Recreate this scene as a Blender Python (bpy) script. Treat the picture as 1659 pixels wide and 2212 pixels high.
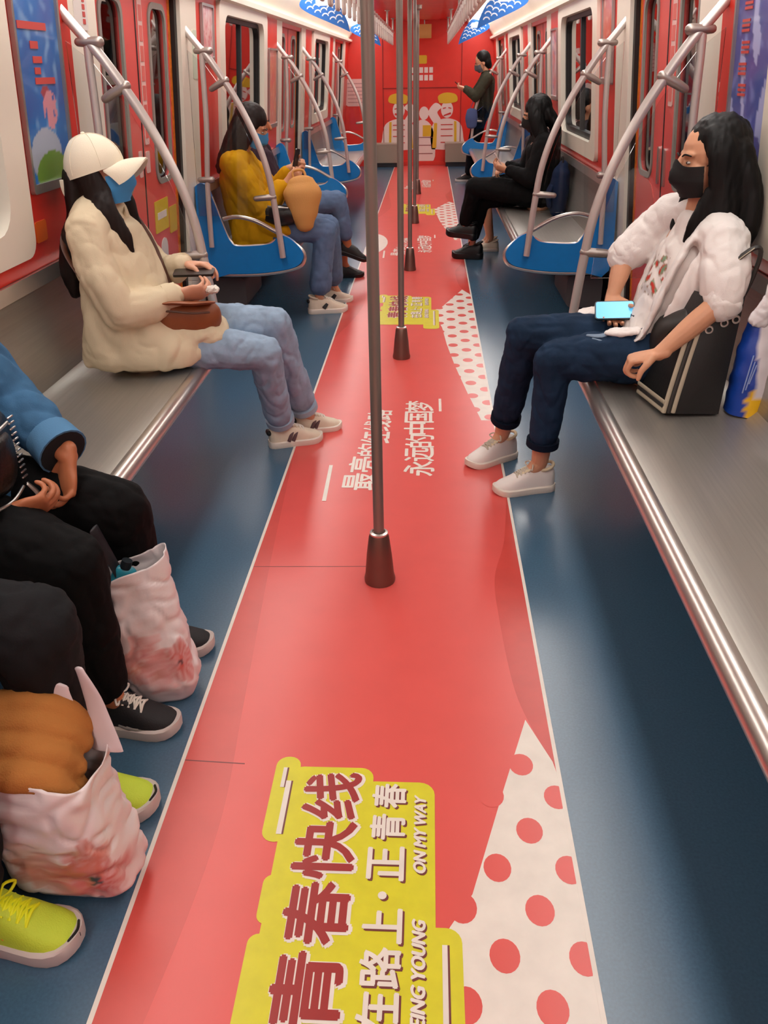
import bpy, bmesh, math, random
import numpy as np
from mathutils import Vector, Matrix, noise
random.seed(7)
S = bpy.context.scene
for o in list(bpy.data.objects): bpy.data.objects.remove(o)
COL = S.collection
# ---------------- camera (focal length 1750 px of 1659) ----------------
cd = bpy.data.cameras.new('camera'); cam = bpy.data.objects.new('camera', cd); COL.objects.link(cam)
cd.sensor_fit = 'HORIZONTAL'; cd.sensor_width = 36.0; cd.lens = 36.0*1750/1659
cd.clip_start = 0.05; cd.clip_end = 60
RX = Vector((0.99864614, 0.04931189, -0.01655997)); RY = Vector((0.00913208, -0.4796019, -0.87743867)); RZ = Vector((-0.05121035, 0.87609951, -0.47940291))
m = Matrix.Identity(4)
for i in range(3):
    m[i][0] = RX[i]; m[i][1] = -RY[i]; m[i][2] = -RZ[i]
m.translation = Vector((0.1454, 0, 1.45)); cam.matrix_world = m
S.camera = cam
# ---------------- world, exposure ----------------
W = bpy.data.worlds.new('world'); S.world = W; W.use_nodes = True
W.node_tree.nodes['Background'].inputs[0].default_value = (0.02, 0.022, 0.025, 1)
W.node_tree.nodes['Background'].inputs[1].default_value = 0.3
S.view_settings.view_transform = 'Standard'; S.view_settings.look = 'None'; S.view_settings.gamma = 1; S.view_settings.use_curve_mapping = False
S.view_settings.exposure = -0.06
LIGHT_STRENGTH = 7.0
LIGHT_COLOR = (1.0, 0.965, 0.925)
# ---------------- materials ----------------
def lin(h):
    h = h.lstrip('#'); c = [int(h[i:i+2], 16)/255 for i in (0, 2, 4)]
    return tuple(x/12.92 if x <= .04045 else ((x+.055)/1.055)**2.4 for x in c)
MATS = {}
def mat(name, color, rough=.5, metal=0., var=0., scale=30., bump=0., bscale=60., stretch=None, spec=.5, emit=0., coat=0., attr=False, sheen=0., trans=0.):
    if name in MATS: return MATS[name]
    M = bpy.data.materials.new(name); M.use_nodes = True; nt = M.node_tree; N = nt.nodes; L = nt.links
    b = N['Principled BSDF']; c = lin(color)
    b.inputs['Base Color'].default_value = (*c, 1); b.inputs['Roughness'].default_value = rough; b.inputs['Metallic'].default_value = metal
    b.inputs['Specular IOR Level'].default_value = spec; b.inputs['Coat Weight'].default_value = coat
    if sheen: b.inputs['Sheen Weight'].default_value = sheen
    if trans: b.inputs['Subsurface Weight'].default_value = trans; b.inputs['Subsurface Radius'].default_value = (.01, .005, .003)
    tc = N.new('ShaderNodeTexCoord'); mp = N.new('ShaderNodeMapping'); L.new(tc.outputs['Object'], mp.inputs[0])
    if stretch: mp.inputs['Scale'].default_value = stretch
    src = None
    if attr:
        a = N.new('ShaderNodeAttribute'); a.attribute_name = 'Col'; src = a.outputs['Color']
    if var:
        n = N.new('ShaderNodeTexNoise'); n.inputs['Scale'].default_value = scale; n.inputs['Detail'].default_value = 4; L.new(mp.outputs[0], n.inputs['Vector'])
        r = N.new('ShaderNodeMapRange'); r.inputs[1].default_value = .3; r.inputs[2].default_value = .7; r.inputs[3].default_value = 1-var; r.inputs[4].default_value = 1+var; L.new(n.outputs['Fac'], r.inputs[0])
        mx = N.new('ShaderNodeVectorMath'); mx.operation = 'SCALE'
        if src: L.new(src, mx.inputs[0])
        else: mx.inputs[0].default_value = c
        L.new(r.outputs[0], mx.inputs['Scale']); src = mx.outputs[0]
    if src: L.new(src, b.inputs['Base Color'])
    if bump:
        n2 = N.new('ShaderNodeTexNoise'); n2.inputs['Scale'].default_value = bscale; n2.inputs['Detail'].default_value = 3; L.new(mp.outputs[0], n2.inputs['Vector'])
        bp = N.new('ShaderNodeBump'); bp.inputs['Strength'].default_value = bump; bp.inputs['Distance'].default_value = .01; L.new(n2.outputs['Fac'], bp.inputs['Height']); L.new(bp.outputs[0], b.inputs['Normal'])
    if emit:
        b.inputs['Emission Color'].default_value = (*c, 1); b.inputs['Emission Strength'].default_value = emit
    MATS[name] = M; return M
def glass_mat(name, tint=(.9, .95, .95), gloss=1.0):
    M = bpy.data.materials.new(name); M.use_nodes = True; nt = M.node_tree; N = nt.nodes; L = nt.links
    N.remove(N['Principled BSDF']); out = N['Material Output']
    tr = N.new('ShaderNodeBsdfTransparent'); tr.inputs[0].default_value = (*tint, 1)
    gl = N.new('ShaderNodeBsdfGlossy'); gl.inputs['Roughness'].default_value = .02
    fr = N.new('ShaderNodeFresnel'); fr.inputs[0].default_value = 1.45
    mu = N.new('ShaderNodeMath'); mu.operation = 'MULTIPLY'; mu.inputs[1].default_value = gloss; L.new(fr.outputs[0], mu.inputs[0])
    mx = N.new('ShaderNodeMixShader'); L.new(mu.outputs[0], mx.inputs[0]); L.new(tr.outputs[0], mx.inputs[1]); L.new(gl.outputs[0], mx.inputs[2]); L.new(mx.outputs[0], out.inputs[0])
    return M
FLOOR = mat('vinyl_blue', '#42627a', .24, var=.10, scale=160, bump=.02, bscale=25, spec=.7)
FILM = mat('film_red', '#d95650', .3, var=.03, scale=7)
FILM_D = mat('film_dark_red', '#c8453d', .3, var=.08, scale=9)
FILM_W = mat('film_white', '#e2dcd2', .35, var=.05, scale=18)
FILM_P = mat('film_pink', '#cd5049', .3, var=.05, scale=9)
YELLOW = mat('film_yellow', '#d3cf22', .35, var=.05, scale=25)
BROWN = mat('film_brown', '#9a2a28', .35)
SHADOWC = mat('film_maroon', '#6e3030', .35)
DOTRED = mat('film_dot', '#dc4f4a', .33)
RED = mat('panel_red', '#da3527', .34, var=.05, scale=5)
REDP = mat('panel_pink_red', '#dd5550', .36, var=.05, scale=5)
CREAM = mat('panel_cream', '#e9e1d1', .4, var=.02, scale=4)
GREYW = mat('panel_grey', '#8c8880', .5, var=.04)
DARK = mat('dark_metal', '#23262b', .55, var=.06)
BLACK = mat('black_rubber', '#0c0b0b', .5)
ORANGE = mat('film_orange', '#d0701e', .45, var=.25, scale=40)
STEEL = mat('seat_steel', '#a6a29b', .38, metal=.72, var=.06, scale=3, stretch=(40, 1, 40))
STEELB = mat('rail_steel', '#d2ccc6', .30, metal=.9)
TUBE = mat('tube_steel', '#cbc4bf', .36, metal=.45)
POLE = mat('pole_steel', '#8f867f', .38, metal=.55)
CAST = mat('cast_clamp', '#a89d96', .4, metal=.75)
BLUE = mat('panel_blue', '#0a7cc8', .38, var=.03)
WHITEP = mat('white_plastic', '#ebe6df', .4)
GLASS = glass_mat('clear_glass', (.93, .95, .95), 1.)
PANE = glass_mat('window_glass', (.86, .89, .86), 2.2)
LAMP = mat('lamp_diffuser', '#ffffff', .6, emit=LIGHT_STRENGTH)
LAMP.node_tree.nodes['Principled BSDF'].inputs['Emission Color'].default_value = (*LIGHT_COLOR, 1)
SKIN = mat('skin', '#d29a78', .5, var=.06, scale=14, trans=.1)
SKIN_T = mat('skin_tan', '#b56f4a', .5, var=.07, scale=14, trans=.1)
SKIN_L = mat('skin_light', '#d9a184', .5, var=.06, scale=14, trans=.1)
HAIR = mat('hair_black', '#0a0808', .55, var=.3, scale=60, stretch=(1, 1, .08), spec=.25)
HAIR_B = mat('hair_brown', '#1c1210', .58, spec=.25, var=.3, scale=60, stretch=(1, 1, .08))
EYEW = mat('eye_white', '#b9b2aa', .3)
# ---------------- mesh helpers ----------------
class MB:
    def __init__(s): s.v = []; s.f = []; s.m = []; s.cur = 0
    def add(s, vs, fs):
        o = len(s.v); s.v += [tuple(p) for p in vs]
        for f in fs: s.f.append([i+o for i in f]); s.m.append(s.cur)
    def box(s, a, b):
        x0, y0, z0 = a; x1, y1, z1 = b
        s.add([(x0, y0, z0), (x1, y0, z0), (x1, y1, z0), (x0, y1, z0), (x0, y0, z1), (x1, y0, z1), (x1, y1, z1), (x0, y1, z1)], BOXF)
    def limb(s, pts, rad, side=None, n=14, sub=4, cap=True, flat=False):
        P = [Vector(p) for p in pts]; R = [(r, r) if not isinstance(r, (tuple, list)) else tuple(r) for r in rad]
        Q = []; Z = []
        for i in range(len(P)-1):
            p0 = P[max(i-1, 0)]; p1 = P[i]; p2 = P[i+1]; p3 = P[min(i+2, len(P)-1)]
            for k in range(sub):
                t = k/sub
                Q.append(.5*((2*p1)+(p2-p0)*t+(2*p0-5*p1+4*p2-p3)*t*t+(3*p1-p0-3*p2+p3)*t**3))
                w = t*t*(3-2*t); Z.append((R[i][0]*(1-w)+R[i+1][0]*w, R[i][1]*(1-w)+R[i+1][1]*w))
        Q.append(P[-1]); Z.append(R[-1])
        T = [(Q[min(i+1, len(Q)-1)]-Q[max(i-1, 0)]).normalized() for i in range(len(Q))]
        sd = Vector(side) if side is not None else (Vector((0, 0, 1)) if abs(T[0].z) < .8 else Vector((0, 1, 0))).cross(T[0])
        rings = []
        def fr(t):
            nonlocal sd
            a = sd-t*sd.dot(t)
            a = a.normalized() if a.length > 1e-6 else t.orthogonal().normalized()
            if side is None: sd = a
            return a, t.cross(a)
        fl = []
        for i in range(len(Q)):
            a, b = fr(T[i]); fl.append((Q[i], a, b, Z[i][0], Z[i][1]))
        if cap and not flat:
            q, a, b, r1, r2 = fl[0]; h = min(r1, r2); pre = [(q-T[0]*h*math.sin(x), a, b, r1*math.cos(x), r2*math.cos(x)) for x in (1.45, 1.0, .5)]
            q, a, b, r1, r2 = fl[-1]; h = min(r1, r2); post = [(q+T[-1]*h*math.sin(x), a, b, r1*math.cos(x), r2*math.cos(x)) for x in (.5, 1.0, 1.45)]
            fl = pre+fl+post
        vs = []; fs = []
        for q, a, b, r1, r2 in fl:
            for k in range(n):
                th = 2*math.pi*k/n; vs.append(q+a*r1*math.cos(th)+b*r2*math.sin(th))
        m = len(fl)
        for i in range(m-1):
            for k in range(n):
                k2 = (k+1) % n; fs.append([i*n+k, i*n+k2, (i+1)*n+k2, (i+1)*n+k])
        if cap: fs.append(list(range(n))[::-1]); fs.append([(m-1)*n+k for k in range(n)])
        s.add(vs, fs); return s
    def tube(s, pts, r, n=10, sub=4): return s.limb(pts, [r]*len(pts), n=n, sub=sub, flat=True)
    def ell(s, c, r, ax=None, n=18, m=10):
        ax = ax or (Vector((1, 0, 0)), Vector((0, 1, 0)), Vector((0, 0, 1))); c = Vector(c); vs = []; fs = []
        for i in range(m+1):
            ph = math.pi*i/m-math.pi/2; ph = max(-1.55, min(1.55, ph))
            for k in range(n):
                th = 2*math.pi*k/n
                vs.append(c+ax[0]*r[0]*math.cos(ph)*math.cos(th)+ax[1]*r[1]*math.cos(ph)*math.sin(th)+ax[2]*r[2]*math.sin(ph))
        for i in range(m):
            for k in range(n):
                k2 = (k+1) % n; fs.append([i*n+k, i*n+k2, (i+1)*n+k2, (i+1)*n+k])
        fs.append(list(range(n))[::-1]); fs.append([m*n+k for k in range(n)])
        s.add(vs, fs); return s
    def loft(s, rings, cap=True, closed=True):
        n = len(rings[0]); vs = [p for r in rings for p in r]; fs = []
        for i in range(len(rings)-1):
            for k in range(n if closed else n-1):
                k2 = (k+1) % n; fs.append([i*n+k, i*n+k2, (i+1)*n+k2, (i+1)*n+k])
        if cap: fs.append(list(range(n))[::-1]); fs.append([(len(rings)-1)*n+k for k in range(n)])
        s.add(vs, fs); return s
    def lathe(s, prof, c=(0, 0, 0), n=24):
        return s.loft([[(c[0]+r*math.cos(2*math.pi*k/n), c[1]+r*math.sin(2*math.pi*k/n), c[2]+z) for k in range(n)] for r, z in prof])
    def prism(s, poly, fn, d0, d1):      # poly of 2D points, fn(u, v, d) -> 3D
        n = len(poly); s.add([fn(u, v, d0) for u, v in poly]+[fn(u, v, d1) for u, v in poly], [list(range(n))[::-1], list(range(n, 2*n))]+[[k, (k+1) % n, n+(k+1) % n, n+k] for k in range(n)]); return s
    def ring(s, o, i, fn, d0, d1):       # frame between two outlines of equal count
        n = len(o); vs = [fn(u, v, d0) for u, v in o]+[fn(u, v, d0) for u, v in i]+[fn(u, v, d1) for u, v in o]+[fn(u, v, d1) for u, v in i]; fs = []
        for k in range(n):
            j = (k+1) % n
            fs += [[k, n+k, n+j, j], [2*n+k, 2*n+j, 3*n+j, 3*n+k], [k, j, 2*n+j, 2*n+k], [n+k, 3*n+k, 3*n+j, n+j]]
        s.add(vs, fs); return s
    def mesh(s, name):
        me = bpy.data.meshes.new(name); me.from_pydata(s.v, [], s.f); return me
BOXF = [(0, 3, 2, 1), (4, 5, 6, 7), (0, 1, 5, 4), (1, 2, 6, 5), (2, 3, 7, 6), (3, 0, 4, 7)]
def fixn(me):
    bm = bmesh.new(); bm.from_mesh(me); bmesh.ops.recalc_face_normals(bm, faces=bm.faces); bm.to_mesh(me); bm.free()
def smooth_shade(me, ang=40):
    me.polygons.foreach_set('use_smooth', [True]*len(me.polygons))
    try: me.set_sharp_from_angle(angle=math.radians(ang))
    except Exception: pass
def link(name, me, mats, parent=None, smooth=True, ang=40):
    if isinstance(mats, bpy.types.Material): mats = [mats]
    for x in mats: me.materials.append(x)
    if smooth: smooth_shade(me, ang)
    o = bpy.data.objects.new(name, me); COL.objects.link(o)
    if parent: o.parent = parent
    return o
def obj(name, mb, mats, parent=None, smooth=True, ang=40):
    me = mb.mesh(name)
    if not isinstance(mats, bpy.types.Material): me.polygons.foreach_set('material_index', mb.m)
    fixn(me); return link(name, me, mats, parent, smooth, ang)
def tag(o, label, cat, group=None):
    o['label'] = label; o['category'] = cat
    if group: o['group'] = group
    return o
def structure(o): o['kind'] = 'structure'; return o
def thing(name, label, cat, loc=(0, 0, 0), group=None, rotz=0):
    o = bpy.data.objects.new(name, None); COL.objects.link(o); o.location = loc; o.rotation_euler = (0, 0, rotz); o.empty_display_size = .05
    return tag(o, label, cat, group)
def dup(root, loc, label, group=None, rotz=0, scale=None):
    r = root.copy(); COL.objects.link(r); r.location = loc; r.rotation_euler = (0, 0, rotz); r['label'] = label
    if group: r['group'] = group
    if scale: r.scale = scale
    for ch in list(root.children):
        c = ch.copy(); COL.objects.link(c); c.parent = r
        for g in ch.children:
            d = g.copy(); COL.objects.link(d); d.parent = c
    return r
def tree(o): return [o]+[y for c in o.children for y in tree(c)]
def rebase(root):                         # put the origin of a thing built in world space at its base
    objs = [x for x in tree(root) if x.type == 'MESH']; P = []
    for x in objs:
        a = np.empty(len(x.data.vertices)*3); x.data.vertices.foreach_get('co', a); P.append(a.reshape(-1, 3))
    A = np.concatenate(P); lo = A.min(0); hi = A.max(0); b = Vector(((lo[0]+hi[0])/2, (lo[1]+hi[1])/2, lo[2]))
    for x in objs: x.data.transform(Matrix.Translation(-b))
    root.location = b; return root
def remesh(mb, vox, it=2, wr=0., wf=14., seed=0., stretch=(1, 1, 1), fine=0., ff=60.):
    me = mb.mesh('tmp'); fixn(me); o = bpy.data.objects.new('tmp', me); COL.objects.link(o)
    md = o.modifiers.new('r', 'REMESH'); md.mode = 'VOXEL'; md.voxel_size = vox; md.use_smooth_shade = True
    dg = bpy.context.evaluated_depsgraph_get(); dg.update(); r = bpy.data.meshes.new_from_object(o.evaluated_get(dg))
    bpy.data.objects.remove(o); bpy.data.meshes.remove(me)
    n = len(r.vertices); co = np.empty(n*3); r.vertices.foreach_get('co', co); co = co.reshape(-1, 3)
    e = np.empty(len(r.edges)*2, dtype=np.int64); r.edges.foreach_get('vertices', e); e = e.reshape(-1, 2)
    deg = np.bincount(e.ravel(), minlength=n).astype(float)[:, None]
    def lap(c):
        a = np.zeros_like(c)
        for k in range(3): a[:, k] = np.bincount(e[:, 0], c[e[:, 1], k], n)+np.bincount(e[:, 1], c[e[:, 0], k], n)
        return a/deg
    for k in range(it): co = co+.6*(lap(co)-co); co = co-.35*(lap(co)-co)
    r.vertices.foreach_set('co', co.ravel()); r.update()
    if wr or fine:
        no = np.empty(n*3); r.vertices.foreach_get('normal', no); no = no.reshape(-1, 3); d = np.empty(n)
        sx, sy, sz = stretch; N = noise.noise
        for i in range(n):
            x, y, z = co[i]; x = x*sx; y = y*sy; z = z*sz; v = 0.
            if wr:
                q = .45*N((x*wf*.6, y*wf*.6+seed, z*wf*.6)); a = N((x*wf+seed+q, y*wf+q, z*wf-q)); b = N((x*wf*2.2+q, y*wf*2.2+seed, z*wf*2.2-q)); v += wr*(.35+.75*a+.28*b-.75*max(0., 1-3.2*abs(a))-.25*max(0., 1-4*abs(b)))
            if fine: v += fine*N((x*ff, y*ff, z*ff+seed))
            d[i] = v
        co = co+no*d[:, None]; r.vertices.foreach_set('co', co.ravel()); r.update()
    r.materials.clear(); return r
def paint(me, fn):
    a = me.color_attributes.new('Col', 'FLOAT_COLOR', 'POINT'); n = len(me.vertices); co = np.empty(n*3); me.vertices.foreach_get('co', co); co = co.reshape(-1, 3)
    c = np.ones((n, 4)); 
    for i in range(n): c[i, :3] = fn(co[i])
    a.data.foreach_set('color', c.ravel())
def rrect(x0, x1, y0, y1, r, n=5):
    P = []
    for cx, cy, a0 in ((x1-r, y1-r, 0), (x0+r, y1-r, 90), (x0+r, y0+r, 180), (x1-r, y0+r, 270)):
        for k in range(n+1):
            a = math.radians(a0+90*k/n); P.append((cx+r*math.cos(a), cy+r*math.sin(a)))
    return P
def glyphs(body, off=0., shear=0.):       # flat lettering mesh, unit em
    cu = bpy.data.curves.new('t', 'FONT'); cu.body = body; cu.size = 1; cu.offset = off; cu.shear = shear; cu.resolution_u = 3; cu.fill_mode = 'FRONT'
    o = bpy.data.objects.new('t', cu); COL.objects.link(o); dg = bpy.context.evaluated_depsgraph_get(); dg.update()
    me = bpy.data.meshes.new_from_object(o.evaluated_get(dg)); bpy.data.objects.remove(o); bpy.data.curves.remove(cu)
    v = np.empty(len(me.vertices)*3); me.vertices.foreach_get('co', v); v = v.reshape(-1, 3)
    f = [list(p.vertices) for p in me.polygons]; bpy.data.meshes.remove(me); return v, f
def put_text(mb, body, fn, u0, u1, v0, v1, off=0., shear=0., ref=None):   # fit lettering into a rectangle, fn maps (u, v) to 3D
    v, f = glyphs(body, off, shear)
    if not len(v): return
    r = v if ref is None else ref
    lo = r.min(0); hi = r.max(0)
    mb.add([fn(u0+(p[0]-lo[0])/(hi[0]-lo[0])*(u1-u0), v0+(p[1]-lo[1])/(hi[1]-lo[1])*(v1-v0)) for p in v], f)
    return v
# ================= the car: floor, walls, ceiling =================
Y0, Y1 = -2.6, 15.0
def xw(z): return 1.28-.0875*(z-.4)
mb = MB(); mb.box((-1.36, Y0, -.08), (1.36, Y1, 0)); structure(obj('floor', mb, FLOOR, smooth=False))
SD = {'left': -1, 'right': 1}
DOORS = [-.3, 4.3, 8.9, 13.5]; WIN = [(1.35, 2.85), (5.74, 7.42), (10.34, 12.02)]
def wfn(s): return lambda y, z, n: (s*(xw(z)-n), y, z)
def wbox(mb, s, y0, y1, z0, z1, n0, n1): mb.prism([(y0, z0), (y1, z0), (y1, z1), (y0, z1)], wfn(s), n0, n1)
ZT = 1.86
for side, s in SD.items():
    w = MB(); WM = [RED, CREAM, GREYW, REDP, DARK]; fn = wfn(s)
    def piece(y0, y1, z0, z1, k, n0=-.09, n1=0.):
        w.cur = k; wbox(w, s, y0, y1, z0, z1, n0, n1)
    for c in DOORS:
        piece(c-.9, c-.62, 0, ZT, 1); piece(c+.62, c+.95, 0, ZT, 1)
        y0, y1 = c+.95, c+3.70
        if c == DOORS[-1]: y1 = Y1
        win = [q for q in WIN if y0 < q[0] < y1]
        if win:
            a, b = win[0]; zb, zt = .90, 1.84
            piece(y0, a, .84, ZT, 0); piece(b, y1, .84, ZT, 0); piece(a, b, .84, zb, 0); piece(a, b, zt, ZT, 3)
            piece(y0, y1, .42, .84, 2); piece(y0, y1, 0, .42, 4)
        else: piece(y0, y1, 0, ZT, 0)
    piece(Y0, DOORS[0]-.9, 0, ZT, 0)
    structure(obj('wall_'+side, w, WM, smooth=False))
    # running trim under the ceiling and sloping cove
    t = MB(); t.prism([(1.175, 1.83), (1.10, 1.845), (1.095, 1.875), (1.175, 1.90)], lambda u, v, d: (s*u, d, v), Y0, Y1); structure(obj('trim_1' if s < 0 else 'trim_2', t, CREAM, smooth=False))
    t = MB(); t.prism([(1.17, 1.86), (1.03, 2.05), (1.05, 2.10), (1.22, 1.92)], lambda u, v, d: (s*u, d, v), Y0, Y1); structure(obj('trim_3' if s < 0 else 'trim_4', t, CREAM, smooth=False))
    t = MB(); t.box((s*1.245 if s > 0 else -1.30, Y0, 0), (1.30 if s > 0 else s*1.245, Y1, .09)); structure(obj('baseboard_'+side, t, DARK, smooth=False))
    # windows
    for i, (a, b) in enumerate(WIN):
        zb, zt = .90, 1.84; out = rrect(a, b, zb, zt, .012); rim = rrect(a+.15, b-.15, zb+.10, zt-.07, .10); out = [(a+(b-a)*.5+(p[0]-(a+b)/2)*((b-a)/2)/max(abs(p[0]-(a+b)/2)/1, 1e-6)*1 if 0 else p[0], p[1]) for p in rrect(a, b, zb, zt, .06)]
        f = MB(); f.ring(out, rim, fn, -.06, .022); f = obj('window_%d' % (2*i+1 if s < 0 else 2*i+2), f, CREAM, ang=30); structure(f)
        k = MB(); k.ring(rrect(a+.14, b-.14, zb+.09, zt-.06, .10), rrect(a+.19, b-.19, zb+.14, zt-.10, .08), fn, -.055, -.015); obj('gasket', k, BLACK, f, ang=30)
        k = MB(); k.prism(rrect(a+.16, b-.16, zb+.11, zt-.08, .09), fn, -.042, -.036); obj('pane', k, PANE, f)
        k = MB(); wbox(k, s, (a+b)/2-.02, (a+b)/2+.02, zb+.11, zt-.08, -.055, -.02); obj('mullion', k, DARK, f, smooth=False)
    # doors
    for i, c in enumerate(DOORS):
        d = MB(); wbox(d, s, c-.62, c+.62, 1.80, ZT, -.06, -.01); d = structure(obj('door_%d' % (2*i+1 if s < 0 else 2*i+2), d, REDP, smooth=False))
        for q in (-1, 1):
            y0, y1 = sorted((c+q*.004, c+q*.575)); g0, g1 = sorted((c+q*.20, c+q*.47))
            lf = MB(); o4 = [(y1, 1.80), (y0, 1.80), (y0, .02), (y1, .02)]; n = 6
            inn = rrect(g0, g1, .95, 1.74, .07); oo = []
            for (qx, qz), k in zip(o4, range(4)): oo += [(qx, qz)]*n
            lf.ring(oo, inn, fn, -.085, -.045); lf = obj('door_leaf', lf, REDP if i else RED, d, smooth=False)
            g = MB(); g.ring(rrect(g0-.015, g1+.015, .935, 1.755, .08), rrect(g0+.012, g1-.012, .962, 1.728, .06), fn, -.05, -.038); obj('gasket', g, GREYW, lf, ang=30)
            g = MB(); g.prism(rrect(g0, g1, .95, 1.74, .07), fn, -.068, -.062); obj('pane', g, PANE, lf)
            if i == 1 and s > 0:
                g = MB(); g.prism(rrect(c+q*.055-.014, c+q*.055+.014, .93, 1.10, .012), fn, -.046, -.036); obj('door_handle', g, STEELB, lf, ang=30)
        g = MB(); wbox(g, s, c-.007, c+.007, .02, 1.80, -.09, -.043); obj('door_seal', g, BLACK, d, smooth=False)
        for q in (-1, 1):
            g = MB(); a, b = sorted((c+q*.575, c+q*.62)); wbox(g, s, a, b, 0, 1.82, -.09, -.02); obj('edge_seal', g, BLACK, d, smooth=False)
            g = MB(); a, b = sorted((c+q*.535, c+q*.572)); wbox(g, s, a, b, .02, 1.80, -.05, -.0425); obj('warning_stripe', g, ORANGE, d, smooth=False)
    # tunnel wall far outside the glass
    t = MB(); t.box((s*1.62-.05, Y0, -.5), (s*1.62+.05, Y1+1, 2.6)); structure(obj('wall_tunnel_'+side, t, mat('tunnel_concrete', '#c2c3b6', .9, var=.2, scale=2), smooth=False))
# ceiling
cl = MB(); cl.cur = 0; cl.box((-.72, Y0, 2.13), (.72, 4.0, 2.17)); cl.cur = 1; cl.box((-.72, 4.0, 2.13), (.72, Y1, 2.17))
cl.cur = 0
for s in (-1, 1): cl.prism([(.72, 2.11), (.74, 2.07), (.79, 2.10), (1.06, 2.085), (1.06, 2.15), (.72, 2.16)], lambda u, v, d: (s*u, d, v), Y0, Y1)
structure(obj('ceiling', cl, [CREAM, RED], smooth=False))
cl = MB(); cl.box((-.30, 8.0, 2.118), (.30, 14.9, 2.13)); structure(obj('trim_5', cl, REDP, smooth=False))
# end walls
def endw(name, y, s):
    e = MB(); e.cur = 0; e.box((-1.36, min(y, y+s*.08), 0), (1.36, max(y, y+s*.08), 2.2)); return structure(obj(name, e, [RED], smooth=False))
endw('wall_back', Y1, 1); endw('wall_front', Y0, -1)
t = MB(); t.box((-.62, Y1-.012, 1.17), (.66, Y1, 1.18)); t.box((-.62, Y1-.012, .0), (-.61, Y1, 1.9)); t.box((.66, Y1-.012, .0), (.67, Y1, 1.9)); structure(obj('trim_6', t, mat('seam_dark_red', '#8a1c16', .5), smooth=False))
t = MB(); t.box((-1.3, Y1-.03, 0), (1.3, Y1, .07)); structure(obj('baseboard_back', t, RED, smooth=False))
# ================= lamps =================
for s in (-1, 1):
    for k in range(6):
        y0 = -2.4+k*2.88; y1 = y0+2.84
        l = thing('ceiling_light', ('row of ceiling strip lights along the left windows' if s < 0 else 'row of ceiling strip lights along the right windows')+', '+['behind the viewer', 'just overhead', 'above the first pole', 'above the third pole', 'over the far seats', 'reaching the red end wall'][k], 'ceiling light', (s*.89, y0, 2.05), 'long lamps along both sides of the ceiling')
        d = MB(); d.prism([(-.135, .02), (-.10, .0), (.11, -.022), (.138, -.01), (.12, .03)], lambda u, v, w: (s*u, w, v), .01, y1-y0-.01); obj('diffuser', d, LAMP, l, ang=50)
        d = MB()
        for w0 in (0, y1-y0-.012): d.prism([(-.145, .035), (-.145, .0), (-.10, -.008), (.12, -.03), (.146, -.01), (.146, .035)], lambda u, v, w: (s*u, w, v), w0, w0+.012)
        obj('end_cap', d, WHITEP, l, smooth=False)
# ================= printed film on the floor =================
fg = thing('floor_graphic', 'long red printed film with lettering and white spotted shapes down the aisle floor', 'floor sticker', (0, 0, 0))
def sheet(mb, poly, z): mb.add([(x, y, z) for x, y in poly], [list(range(len(poly)))])
h = MB(); h.box((-.428, Y0+.1, .0), (.458, 14.95, .0012)); obj('red_film', h, FILM, fg, smooth=False)
for a, b in ((-.436, -.4265), (.4565, .466)):
    h = MB(); h.box((a, Y0+.1, 0), (b, 14.95, .002)); obj('white_edge_strip', h, FILM_W, fg, smooth=False)
def curve(pts, n=8):
    P = [Vector((*p, 0)) for p in pts]; Q = []
    for i in range(len(P)-1):
        p0 = P[max(i-1, 0)]; p1 = P[i]; p2 = P[i+1]; p3 = P[min(i+2, len(P)-1)]
        for k in range(n):
            t = k/n; Q.append(.5*((2*p1)+(p2-p0)*t+(2*p0-5*p1+4*p2-p3)*t*t+(3*p1-p0-3*p2+p3)*t**3))
    return [(q.x, q.y) for q in Q]+[pts[-1]]
BLOB = [(.457, -1.0), (.402, -1.0), (.353, -.64), (.30, -.2), (.262, .2), (.24, .55), (.205, .78), (.215, .945), (.198, .985), (.246, 1.06), (.332, 1.34), (.402, 1.56), (.452, 1.42), (.4575, 1.38)]
def inside(x, y, poly):
    r = False; n = len(poly)
    for i in range(n):
        (x1, y1), (x2, y2) = poly[i], poly[(i+1) % n]
        if (y1 > y) != (y2 > y) and x < (x2-x1)*(y-y1)/(y2-y1)+x1: r = not r
    return r
def heavy(mb, ch, z, dy, u0, u1, v0, v1, r, n=4):     # lettering thickened by a ring of slightly lifted copies
    for q in range(n):
        ax, ay = r*math.cos(q*2*math.pi/n+.4), r*math.sin(q*2*math.pi/n+.4)
        put_text(mb, ch, lambda u, v: (-v, u+dy, z+.00002*q), u0+ax, u1+ax, v0+ay, v1+ay)
MAIN = [('青', .785, .925), ('春', .943, 1.075), ('快', 1.085, 1.225), ('线', 1.235, 1.365)]
ROW2 = [('在', .78, .855), ('路', .865, .94), ('上', .95, 1.02), ('正', 1.085, 1.165), ('青', 1.185, 1.25), ('春', 1.27, 1.337)]
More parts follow.
